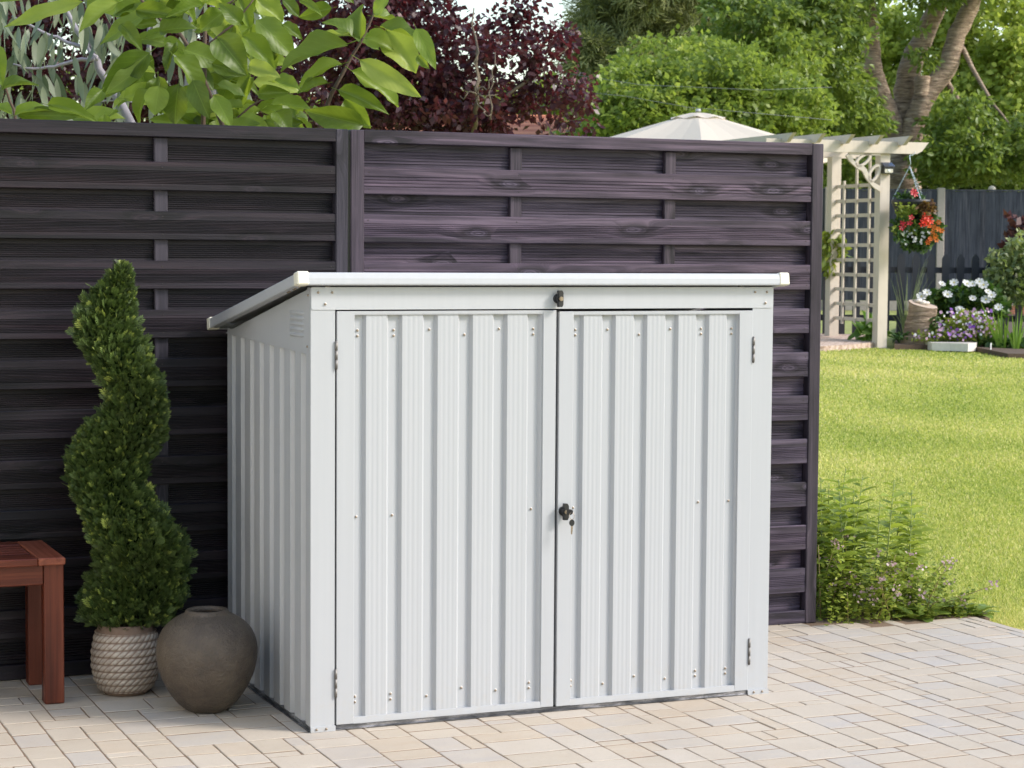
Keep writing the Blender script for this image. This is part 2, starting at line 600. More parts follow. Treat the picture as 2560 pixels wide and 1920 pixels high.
# unseen pale wall, added at left to bounce sun onto the shaded side
hw_ = MB()
for a, b in (((-3.5, -9, -.2), (-3.25, -5.2, 5.2)), ((-3.5, -5.2, 2.15), (-3.25, -4.2, 5.2)), ((-3.5, -4.2, -.2), (-3.25, -2.6, 5.2)), ((-3.5, -2.6, 2.15), (-3.25, -1.0, 5.2)), ((-3.5, -2.6, -.2), (-3.25, -1.0, 1.0)), ((-3.5, -1.0, -.2), (-3.25, .95, 5.2))):
    hw_.box(a, b)
bounce_wall = hw_.build('bounce_wall', plain('cream_render', (.74, .715, .68), .9, var=.05, bump=.3, bscale=150))
tag(bounce_wall, kind='structure')
MB().box((-3.42, -5.2, .0), (-3.36, -4.2, 2.15)).build('door', plain('door_paint', (.5, .52, .5), .4), bounce_wall)  # made-up door, dresses the added wall
fr_ = MB()
for a, b in (((-3.4, -2.6, 1.0), (-3.34, -2.54, 2.15)), ((-3.4, -1.06, 1.0), (-3.34, -1.0, 2.15)), ((-3.4, -2.54, 1.0), (-3.34, -1.06, 1.06)), ((-3.4, -2.54, 2.09), (-3.34, -1.06, 2.15)), ((-3.4, -1.83, 1.06), (-3.34, -1.77, 2.09))):
    fr_.box(a, b)
win_ = fr_.build('window', plain('white_frame', (.75, .75, .74), .4), bounce_wall)  # made-up window, dresses the added wall
MB().box((-3.375, -2.54, 1.06), (-3.365, -1.06, 2.09)).build('pane', plain('dark_glass', (.03, .035, .04), .05), win_)

# ------------------------------------------------------------------ fence panels
def board_profile(h, th, grooves=9, depth=.0022, y0=0.):
    """front face looks to -y; returns closed loop of (y, z)"""
    pts = [(y0 + th, 0), (y0 + .002, 0), (y0, .002)]
    if grooves:
        a, b = .022, h - .028
        st = (b - a) / grooves
        for k in range(grooves):
            z = a + k * st
            pts += [(y0, z), (y0 + depth, z + st * .22), (y0 + depth, z + st * .42), (y0, z + st * .62)]
    pts += [(y0, h - .002), (y0 + .002, h), (y0 + th, h)]
    return pts
FY = 1.084
def board(x0, x1, z0, h, y0, mat, parent, th=.016, grooves=9, depth=.0022, name='slat', wav=0):
    L = x1 - x0
    prof = board_profile(h, th, grooves, depth)
    mb = MB().prism([(-L / 2, y, z - h / 2) for y, z in prof], (L, 0, 0))
    o = mb.build(name, mat, parent, ((x0 + x1) / 2, y0, z0 + h / 2))
    if name == 'slat': o.rotation_euler = (random.uniform(-.007, .007), random.uniform(-.0006, .0006), 0)
    return o
def post(x0, x1, z0, z1, y0, y1, mat, parent, name):
    mb = MB().cbox((-(x1 - x0) / 2, -(y1 - y0) / 2, -(z1 - z0) / 2), ((x1 - x0) / 2, (y1 - y0) / 2, (z1 - z0) / 2), .003)
    return mb.build(name, mat, parent, ((x0 + x1) / 2, (y0 + y1) / 2, (z0 + z1) / 2))
def nail(x, z, y, parent):
    o = link('nail', NAIL, parent, (x, y, z))
    return o
def panel(label, xl, xr, battens, pitch, wood, pmat, top=1.886, lstile=True, rstile=True, gr=9, sw=.045):
    root = empty('fence_panel', (0, FY, 0))
    tag(root, label, 'fence')
    a = xl + (sw if lstile else 0); b = xr - (sw if rstile else 0)
    if lstile: post(xl, xl + sw, 0, top - .001, -.006, .04, pmat, root, 'upright')
    if rstile: post(xr - sw, xr, 0, top - .001, -.006, .04, pmat, root, 'upright')
    board(a + .001, b - .001, top - .046, .046, -.004, wood, root, .04, 0, name='top_rail')
    board(a + .001, b - .001, 0.002, .05, -.004, wood, root, .04, 0, name='bottom_rail')
    for k in range(10):
        z = 1.755 - pitch * k
        board(a + .001, b - .001, z - .097, .097, -.002 + .0012 * math.sin(k * 2.1), wood, root, .016, gr if k or gr != 7 else 4, .0034 if gr == 9 else .0026)
    for k in range(11):
        zt = 1.755 - pitch * (k - 1) - .097 + .014
        h = pitch - .097 + .028
        if k == 0: zt = top - .04; h = zt - 1.755 + .014
        if k == 10: h = zt - .04
        board(a - .012, b + .012, zt - h, h, .036, wood, root, .014, max(4, gr - 2), .0034 if gr == 9 else .0026)
    nm = MB()
    for k in range(10):
        for bx in list(battens) + [xl + sw + .018, xr - sw - .018]:
            for dz in (.018, .078):
                nm.lathe([(0, .0008), (.0022, .0006), (.0026, 0)], 7, (bx + .004 * math.sin(k * 3 + bx), 0, 0), False)
                cnt = 21
                for q in range(len(nm.v) - cnt, len(nm.v)):
                    x, y, z = nm.v[q]
                    nm.v[q] = (x, -.0022 + .0012 * math.sin(k * 2.1) - z, 1.755 - pitch * k - .097 + dz + y)
    tag(nm.build('nails', M['nail'], root), kind='stuff')
    for bx in battens:
        post(bx - .0235, bx + .0235, .053, top - .047, .0150, .0355, pmat, root, 'batten')
    return root
panel('dark grooved slat fence panel behind the potted topiary and bench', -1.42, .469, (-1.02, -.197), .1685, M['fence_l'], M['fence_post_l'])
panel('weathered purple-grey slat fence panel behind the metal shed', .479, 2.415, (1.123, 1.757), .1705, M['fence_r'], M['fence_post_r'], gr=7, sw=.05)

# ------------------------------------------------------------------ metal shed
SW, SD, SH, SHB = 1.58, .985, 1.347, 1.174
shed = empty('metal_shed', (0, 0, 0))
tag(shed, 'pale grey corrugated metal storage shed with two doors and sloping lid', 'shed')
# galvanised base rails: low lip and upstand
def rail(name, a, b, out):
    a = np.array(a, float); b = np.array(b, float); d = b - a
    o = np.array(out, float)
    z = np.array([0, 0, 1.])
    pr = [a + o * .006, a + o * .006 + z * .003, a + o * .001 + z * .0045, a + o * .001 + z * .0135, a - o * .012 + z * .0135, a - o * .012]
    return MB().prism(pr, d).build(name, M['galv'], shed)
rail('base_rail', (.003, 0, .0015), (SW - .003, 0, .0015), (0, -1, 0))
rail('base_rail', (0, SD, .0015), (0, .004, .0015), (-1, 0, 0))
rail('base_rail', (SW, .004, .0015), (SW, SD, .0015), (1, 0, 0))
rail('base_rail', (SW, SD, .0015), (0, SD, .0015), (0, 1, 0))
# interior: dark back and floor sheet so that gaps look into a closed box
MB().box((.02, SD - .012, .01), (SW - .02, SD - .006, SHB - .01)).build('back_wall', M['paint'], shed)
MB().box((.012, .02, .003), (SW - .012, SD - .014, .006)).build('floor_sheet', M['dark_inside'], shed)
# corner posts, folded sheet
def lpost(x0, x1, ys, z1, name='corner_post', mx=False):
    pr = [(0, 0), (.076, 0), (.076, .006), (.006, .006), (.006, .034), (0, .034)]
    if mx: pr = [(SW - x, y) for x, y in pr][::-1]
    mb = MB().prism([(x, y, .0155) for x, y in pr], (0, 0, z1 - .0155))
    return mb.build(name, M['paint'], shed)
pL = lpost(0, .076, 0, SH - .002)
pR = lpost(0, 0, 0, SH - .002, mx=True)
for x0 in (0.002, SW - .036):
    MB().box((x0, SD - .03, .016), (x0 + .034, SD - .013, SHB - .006)).build('corner_post', M['paint'], shed)
for xs in ((-.0005, .0775), (SW - .0775, SW + .0005)):
    MB().prism([(xs[0], -.0075, .0), (xs[1], -.0075, .0), (xs[1], .002, .0), (xs[0], .002, .0)], (0, 0, .0155)).build('post_foot', M['paint'], shed)
# header beam with rounded lower corners
def round_rect(x0, z0, x1, z1, r, n=4, corners=(1, 1, 1, 1)):
    pts = []
    for (cx, cz, a0, on) in ((x0 + r, z0 + r, 180, corners[0]), (x1 - r, z0 + r, 270, corners[1]), (x1 - r, z1 - r, 0, corners[2]), (x0 + r, z1 - r, 90, corners[3])):
        if on:
            for k in range(n + 1):
                a = math.radians(a0 + 90 * k / n)
                pts.append((cx + r * math.cos(a), cz + r * math.sin(a)))
        else:
            pts.append((x0 if cx < (x0 + x1) / 2 else x1, z0 if cz < (z0 + z1) / 2 else z1))
    return pts
hb = round_rect(.001, 1.279, SW - .001, SH, .008, corners=(1, 1, 0, 0))
header = MB().prism([(x, -.0022, z) for x, z in hb], (0, .0018, 0)).build('header_beam', M['paint_trim'], shed)
MB().box((.02, .0005, 1.285), (SW - .02, .03, SH - .004)).build('header_core', M['paint'], shed)

# screws: washer and pan head with a cross slot
_sm = MB().lathe([(0, .0034), (.0018, .0033), (.0034, .0022), (.0039, .0)], 10)
_sm.box((-.0026, -.0004, .0022), (.0026, .0004, .0037))
SCREW = _sm.mesh('screw', M['steel'])
_wm = MB().lathe([(.0, .0011), (.0050, .0011), (.0060, .0)], 12)
WASHER = _wm.mesh('washer', M['washer'])
NAIL = None
def screw(x, z, y, parent, washer=True, side=False):
    o = link('screw', SCREW, parent, (x, y - (.001 if washer else 0), z))
    o.rotation_euler = (math.pi / 2, 0, 0) if not side else (math.pi / 2, 0, -math.pi / 2)
    if washer and parent is shed:
        q = link('washer', WASHER, o)
    elif washer:
        q = link('washer', WASHER, parent, (x, y, z)); q.rotation_euler = o.rotation_euler
    return o
for sx in (.022, .066):
    screw(sx, 1.331, -.0024, header); screw(SW - sx - .004, 1.331, -.0024, header)
screw(.044, 1.296, -.0024, header); screw(SW - .031, 1.295, -.0024, header)
for sx in (.017, .048, SW - .056, SW - .024):
    screw(sx, .0085, -.0078, shed, False)

# corrugated sheet between a and b (along u), valleys given
def corrugation(u0, u1, valleys, dep=.012, vw=.032, sl=.009):
    pts = []
    pts.append((u0, 0 if valleys[0] - vw / 2 - sl > u0 else dep))
    edges = []
    for c in valleys:
        edges.append((c - vw / 2 - sl, c - vw / 2, c + vw / 2, c + vw / 2 + sl))
    def crest(a, b):
        q = []
        n = 4
        if b - a > .035:
            for k in range(1, n):
                x = a + (b - a) * k / n
                q += [(x - .0060, 0), (x - .0020, .00035), (x + .0020, .00035), (x + .0060, 0)]
        return q
    last = u0
    for e in edges:
        if e[0] > last + .002:
            pts += crest(last, e[0])
        for i, q in enumerate(e):
            if u0 + 1e-4 < q < u1 - 1e-4: pts.append((q, dep if i in (1, 2) else 0))
        last = e[3]
    if last < u1 - .004:
        pts += crest(last, u1)
    endv = dep if edges[-1][2] > u1 or (edges[-1][1] < u1 <= edges[-1][2]) else 0
    if edges[-1][3] > u1: endv = dep * max(0, min(1, (edges[-1][3] - u1) / sl))
    pts.append((u1, endv))
    return pts
def sheet(pts, z0f, z1f, place, name, mat, parent, th=.0012):
    v, f = [], []
    n = len(pts)
    for u, d in pts:
        v.append(place(u, d, z0f(u))); v.append(place(u, d, z1f(u)))
    f = [(2 * i, 2 * i + 2, 2 * i + 3, 2 * i + 1) for i in range(n - 1)]
    mb = MB().add(v, f)
    o = mb.build(name, mat, parent)
    mod = o.modifiers.new('thickness', 'SOLIDIFY'); mod.thickness = th; mod.offset = 0
    return o
def lock(x, z, y, parent, key=False):
    mb = MB()
    def cyl(r0, r1, d0, d1, n=20, cx=x, cz=z):
        ring0 = [(cx + r0 * math.cos(2 * math.pi * k / n), y - d0, cz + r0 * math.sin(2 * math.pi * k / n)) for k in range(n)]
        ring1 = [(cx + r1 * math.cos(2 * math.pi * k / n), y - d1, cz + r1 * math.sin(2 * math.pi * k / n)) for k in range(n)]
        return ring0 + ring1, [(k, (k + 1) % n, n + (k + 1) % n, n + k) for k in range(n)] + [tuple(range(n, 2 * n))]
    mb.add(*cyl(.0155, .0145, 0, .009))
    mb.add(*cyl(.0125, .0105, .009, .024))
    # wing handle, hexagonal outline
    h = [(-.0065, -.026), (.0045, -.026), (.0085, -.0185), (.0085, .0185), (.0045, .026), (-.0065, .026)]
    mb.prism([(x + a, y - .011, z + b) for a, b in h], (0, -.016, 0))
    o = mb.build('turn_lock', M['black'], parent)
    m2 = MB(); m2.add(*cyl(.0072, .0068, .02, .031)); m2.add(*cyl(.0045, .004, .031, .0318))
    m2.build('lock_barrel', M['steel'], o)
    if key:
        k1 = MB()
        # key in the barrel: bow turned outwards
        pr = [(x + .001 + .010 * math.cos(a) * 1.0, z - .001 + .0075 * math.sin(a)) for a in [2 * math.pi * q / 12 for q in range(12)]]
        k1.prism([(x + .004 + (a - x) * .9, y - .036 - (a - x) * .8, b) for a, b in pr], (.0016, .0, 0.0035))
        k1.box((x - .002, y - .034, z - .0008), (x + .002, y - .028, z + .0008))
        k1.build('key', M['black'], o)
        rg = MB()
        rc = (x + .011, y - .044, z - .011)
        rg.tube([(rc[0] + .0085 * math.cos(a), rc[1] + .003 * math.sin(a), rc[2] + .0105 * math.sin(a)) for a in [2 * math.pi * q / 16 for q in range(17)]], .0008, 6)
        rg.build('key_ring', M['steel'], o)
        k2 = MB()
        kc = (x + .0115, y - .045, z - .0325)
        bow = [(kc[0] + .0088 * math.cos(a), kc[2] + .0105 * math.sin(a)) for a in [2 * math.pi * q / 16 for q in range(16)]]
        k2.prism([(a, kc[1], b) for a, b in bow], (0, .003, 0))
        k2.build('key_bow', M['black'], o)
        k3 = MB()
        bl = [(-.0028, -.010), (.0028, -.010), (.003, -.018), (.0018, -.021), (.0026, -.026), (.0012, -.030), (.0018, -.034), (-.0002, -.0375), (-.0028, -.035)]
        k3.prism([(kc[0] + a, kc[1] + .0006, kc[2] + b) for a, b in bl], (0, .0018, 0))
        k3.build('key_blade', M['steel'], o)
    return o
lock(.805, 1.311, -.0024, header)

def door(x0, x1, z0, z1, ls, rs, valleys, yoff):
    mb = MB()
    TH = .022
    y = yoff
    mb.cbox((x0, y, z0), (x0 + ls, y + TH, z1), .0015)
    mb.cbox((x1 - rs, y, z0), (x1, y + TH, z1), .0015)
    # slim folded rails, top and bottom, sloped inwards
    for za, zb, sgn in ((z1 - .0115, z1, 1), (z0, z0 + .020, -1)):
        zi, zo = (za, zb) if sgn > 0 else (zb, za)
        pr = [(y + .0004, zo), (y + .0006, zo - sgn * .008), (y + .0014, zi), (y + TH, zi), (y + TH, zo)]
        mb.prism([(x0 + ls - .0012, a, b) for a, b in pr], (x1 - rs - x0 - ls + .0024, 0, 0))
    d = mb.build('door', M['paint'], shed)
    pts = corrugation(x0 + ls - .001, x1 - rs + .001, valleys)
    sheet(pts, lambda u: z0 + .012, lambda u: z1 - .008, lambda u, dd, z: (u, y + .0052 + dd, z), 'corrugated_sheet', M['paint'], d)
    return d
vl = [.151 + .1157 * i for i in range(6)]
vr = [.873 + .1118 * i for i in range(6)]
dL = door(.0815, .8025, .0158, 1.2745, .056, .045, vl, -.0012)
dR = door(.811, 1.5035, .0158, 1.2705, .050, .050, vr, -.0042)
VY = .0052 + .012 - .0008
for i, x in enumerate(vl):
    y = -.0012 + VY
    if i in (0, 1, 5):
        screw(x, 1.216, y, dL); screw(x, 1.199, y, dL); screw(x - .006, .096, y, dL); screw(x - .006, .079, y, dL)
        screw(x - .003, .649, y, dL)
    else:
        screw(x, 1.217 if i != 3 else 1.2, y, dL); screw(x - .004, .08 if i != 3 else .097, y, dL)
for i, x in enumerate(vr):
    y = -.0042 + VY
    if i in (0, 4, 5):
        screw(x, 1.212, y, dR); screw(x, 1.195, y, dR); screw(x - .006, .092, y, dR); screw(x - .006, .075, y, dR)
        screw(x - .003, .647, y, dR)
    else:
        screw(x, 1.212 if i != 2 else 1.195, y, dR); screw(x - .005, .074 if i != 2 else .09, y, dR)
lock(.829, .640, -.0042, dR, True)
def hinge(x, z0, z1, parent, y):
    mb = MB()
    n = 3
    for k in range(n):
        a = z0 + (z1 - z0) * k / n + .0008; b = z0 + (z1 - z0) * (k + 1) / n - .0008
        mb.tube([(x, y, a), (x, y, b)], .0042, 10)
    mb.tube([(x, y, z0 - .002), (x, y, z1 + .002)], .0026, 8)
    mb.box((x - .0015, y + .001, z0), (x + .0015, y + .008, z1))
    mb.build('hinge', M['hinge_steel'], parent)
for z0, z1 in ((1.101, 1.184), (.102, .187)):
    hinge(.0790, z0, z1, dL, -.0035); hinge(1.506, z0, z1, dR, -.0055)

# side walls with gable sheets
SV = [.080 + .1155 * i for i in range(8)]
def gable(y):       # lower edge of the gable sheet
    return 1.142 + (SHB - 1.142) * y / SD - .004
sp = corrugation(.030, SD - .012, SV)
for sgn, X in ((-1, 0.), (1, SW)):
    sheet(sp, lambda u: .012, lambda u: gable(u) + .02, lambda u, d, z: (X - sgn * (.0022 + d), u, z), 'side_sheet', M['paint'], shed)
    gp = [(.0035, SH - .003), (SD - .004, SHB), (SD - .004, SHB - .003), (.012, 1.144), (.0065, 1.147), (.0035, 1.152)]
    g = MB().prism([(X + sgn * .0012, a, b) for a, b in gp], (-sgn * .0016, 0, 0)).build('gable_sheet', M['paint'], shed)
    for k in range(5):
        lz = 1.266 - .0168 * k
        lv = MB()
        y0, y1 = .066, .222
        ny = 10
        rows = [(0, -.0062), (.0018, -.005), (.0052, -.001), (.0045, .004), (0, .0062)]
        v, f = [], []
        for i in range(ny + 1):
            s = i / ny
            e = min(1, min(s, 1 - s) * 7)
            e = math.sqrt(max(0, 1 - (1 - e) ** 2))
            yy = y0 + (y1 - y0) * s
            for dd, zz in rows: v.append((X + sgn * (.0013 + dd * e), yy, lz + zz * (.5 + .5 * e)))
        nr = len(rows)
        for i in range(ny):
            for j in range(nr - 1): f.append((i * nr + j, (i + 1) * nr + j, (i + 1) * nr + j + 1, i * nr + j + 1))
        lv.add(v, f, True)
        lv.build('vent_louvre', M['paint'], g)
    if sgn < 0:
        for yy, zz in ((.02, 1.322), (.028, 1.168)):
            o = link('screw', SCREW, g, (X - .0015, yy, zz)); o.rotation_euler = (0, -math.pi / 2, 0)

# lid: sheet, edge trims, corner caps, all on the slope
RA = math.atan2(1.355 - 1.187, 1.035)
def rt(x, v, wv):
    return (x, -.032 + v * math.cos(RA) + wv * math.sin(RA), 1.3555 - v * math.sin(RA) + wv * math.cos(RA))
RL = 1.075 / math.cos(RA)
def rbox(mb, x0, x1, v0, v1, w0, w1, c=0):
    pts = [rt(x, v, ww) for ww in (w0, w1) for (x, v) in ((x0, v0), (x1, v0), (x1, v1), (x0, v1))]
    return mb.add(pts, [(3, 2, 1, 0), (4, 5, 6, 7), (0, 1, 5, 4), (1, 2, 6, 5), (2, 3, 7, 6), (3, 0, 4, 7)])
RX0, RX1 = -.050, 1.621
HT = .0365
rpts = corrugation(RX0 + .02, RX1 - .02, [.03 + .1155 * i for i in range(14)])
roof = sheet(rpts, lambda u: 0, lambda u: RL, lambda u, d, z: rt(u, z * .985 + .01, HT - .004 - d), 'lid', M['paint'], shed)
def chan(prof, x0, x1):       # front/back trim, profile in (v, w)
    return MB().prism([rt(x0, v, ww) for v, ww in prof], (x1 - x0, 0, 0))
ft = [(0.001, 0), (0, .004), (-.0012, HT * .5), (0, HT - .004), (.003, HT), (.028, HT), (.028, HT - .002), (.003, HT - .003), (.0025, .002), (.03, .002), (.03, 0)]
chan(ft, RX0 + .034, RX1 - .034).build('edge_trim', M['paint_trim'], roof)
bt = [(RL - a, b) for a, b in ft][::-1]
chan(bt, RX0 + .034, RX1 - .034).build('edge_trim', M['paint_trim'], roof)
for sx, xo in ((1, RX0), (-1, RX1)):
    pr = [(0.0015, .002), (0, .006), (0, HT - .003), (.003, HT - .0005), (.028, HT - .0005), (.028, HT - .003), (.003, HT - .0035), (.0025, .004), (.030, .004), (.030, .002)]
    a = np.array(rt(0, .034, 0)); b = np.array(rt(0, RL - .034, 0))
    mb = MB().prism([np.array(rt(xo + sx * q, .034, ww)) for q, ww in pr], b - a)
    mb.build('edge_trim', M['paint'], roof)
for x0, x1 in ((RX0 - .002, RX0 + .036), (RX1 - .036, RX1 + .002)):
    for v0, v1 in ((-.003, .036), (RL - .036, RL + .003)):
        mb = MB()
        q = MB(); q.cbox((x0, v0, -.0015), (x1, v1, HT + .0035), .004)
        mb.add([rt(a, b, c) for a, b, c in q.v], q.f)
        mb.build('corner_cap', M['cream_plastic'], roof)
for k in range(5):
    o = link('rivet', SCREW, roof, rt(-.03, .05 + .03 * k + .012 * (k % 2), 0.0015)); o.rotation_euler = (math.pi, 0, 0)
for k in range(2):
    MB().box((.06 + 1.42 * k, .04, 1.30), (.07 + 1.42 * k, .06, 1.352)).build('lid_stay', M['galv'], shed)

# ------------------------------------------------------------------ bench
bench = empty('garden_bench', (-1.2, .85, 0))
tag(bench, 'reddish mahogany slatted garden bench at the left edge by the dark fence', 'bench')
BL = Matrix.Translation((1.2, -.85, 0))
def bpart(name, a, b, mat, c=.003):
    ctr = [(a[i] + b[i]) / 2 for i in range(3)]
    mb = MB().cbox([a[i] - ctr[i] for i in range(3)], [b[i] - ctr[i] for i in range(3)], c)
    o = mb.build(name, mat, bench, (ctr[0] + 1.2, ctr[1] - .85, ctr[2]))
    return o
bx0, bx1, by0, by1 = -1.80, -.616, .64, 1.055
M['mahogany_y'] = woodmat('mahogany_crossgrain', (.105, .026, .014), (.19, .052, .028), (.26, .085, .045), axis='y', freq=.4, rough=.38, knots=False, bump=.12, fine=2)
bpart('end_board', (bx1 - .085, by0, .452), (bx1, by1, .476), M['mahogany_y'])
bpart('end_board', (bx0, by0, .452), (bx0 + .085, by1, .476), M['mahogany_y'])
bpart('side_board', (bx0 + .086, by0, .452), (bx1 - .086, by0 + .075, .476), M['mahogany'])
bpart('side_board', (bx0 + .086, by1 - .075, .452), (bx1 - .086, by1, .476), M['mahogany'])
for k in range(5):
    yy = by0 + .081 + k * .0515
    bpart('slat', (bx0 + .088, yy, .453), (bx1 - .088, yy + .0455, .4745), M['mahogany'])
for lx in (-.679, -1.797):
    for ly in (.665, .973):
        bpart('leg', (lx, ly, 0.001), (lx + .062, ly + .06, .4515), M['mahogany_v'])
bpart('apron', (-1.734, .672, .386), (-.680, .694, .4505), M['mahogany'])
bpart('apron', (-1.734, 1.002, .386), (-.680, 1.024, .4505), M['mahogany'])
for lx in (-.66, -1.78):
    bpart('apron', (lx, .726, .386), (lx + .022, .972, .4505), M['mahogany_y'])

# ------------------------------------------------------------------ pot with rope pattern
POT = (-.398, .765)
pot = empty('rope_pattern_pot', (POT[0], POT[1], 0))
pot.scale = (1.04, 1.04, 1.0)
tag(pot, 'grey-brown plant pot moulded like coiled rope, beside the round vase', 'pot')
def pot_r(z):
    zs = [0, .012, .045, .09, .14, .19, .222, .232]
    rs = [.070, .080, .097, .1065, .1065, .098, .090, .087]
    return float(np.interp(z, zs, rs))
def build_pot():
    nz, na = 150, 300
    H = .232
    v, col = [], []
    for i in range(nz + 1):
        z = H * i / nz
        for k in range(na):
            a = 2 * math.pi * k / na
            r = pot_r(z)
            # rope rings, tilted strands
            rows = 8.0
            u = (z - .012 + .004 * math.sin(a)) / .0235
            ph = u - math.floor(u)
            d = 0
            if .012 < z < .207:
                cs = math.sqrt(max(0, 1 - (2 * ph - 1) ** 2 * .97))
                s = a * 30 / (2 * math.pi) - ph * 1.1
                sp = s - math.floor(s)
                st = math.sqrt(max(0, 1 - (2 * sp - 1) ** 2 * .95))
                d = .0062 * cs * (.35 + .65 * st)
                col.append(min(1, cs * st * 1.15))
            else:
                col.append(.15)
            rr = r + d - .003
            v.append((rr * math.cos(a), rr * math.sin(a), z))
    f = []
    for i in range(nz):
        for k in range(na):
            f.append((i * na + k, i * na + (k + 1) % na, (i + 1) * na + (k + 1) % na, (i + 1) * na + k))
    n0 = len(v)
    for r, z in ((.078, .232), (.076, .2), (0.001, .2)):
        for k in range(na):
            a = 2 * math.pi * k / na
            v.append((r * math.cos(a), r * math.sin(a), z)); col.append(.1)
    base = nz * na
    for j, (p, q) in enumerate(((base, n0), (n0, n0 + na), (n0 + na, n0 + 2 * na))):
        for k in range(na):
            f.append((p + k, p + (k + 1) % na, q + (k + 1) % na, q + k))
    f.append(tuple(range(na))[::-1])
    me = bpy.data.meshes.new('pot_body')
    me.from_pydata(v, [], f)
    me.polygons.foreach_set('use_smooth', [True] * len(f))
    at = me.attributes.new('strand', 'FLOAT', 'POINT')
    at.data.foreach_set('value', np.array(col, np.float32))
    t = NT('rope_ceramic')
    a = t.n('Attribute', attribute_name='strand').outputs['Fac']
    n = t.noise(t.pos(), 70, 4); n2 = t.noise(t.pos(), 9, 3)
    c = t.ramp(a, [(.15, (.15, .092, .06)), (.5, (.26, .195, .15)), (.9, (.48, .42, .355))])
    c = t.mix(t.rng(n, .35, .7, 0, .5), c, (.2, .14, .105))
    c = t.mix(t.rng(n2, .45, .7, 0, .4), c, (.21, .155, .12))
    t.set(Base_Color=c, Roughness=.75)
    t.bump(n, .2, .002)
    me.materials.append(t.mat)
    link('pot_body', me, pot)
    MB().lathe([(.0, .208), (.05, .209), (.0755, .206)], 24).build('potting_soil', plain('potting_soil', (.03, .02, .013), .95, var=.4, bump=.8, bscale=120), pot)
build_pot()

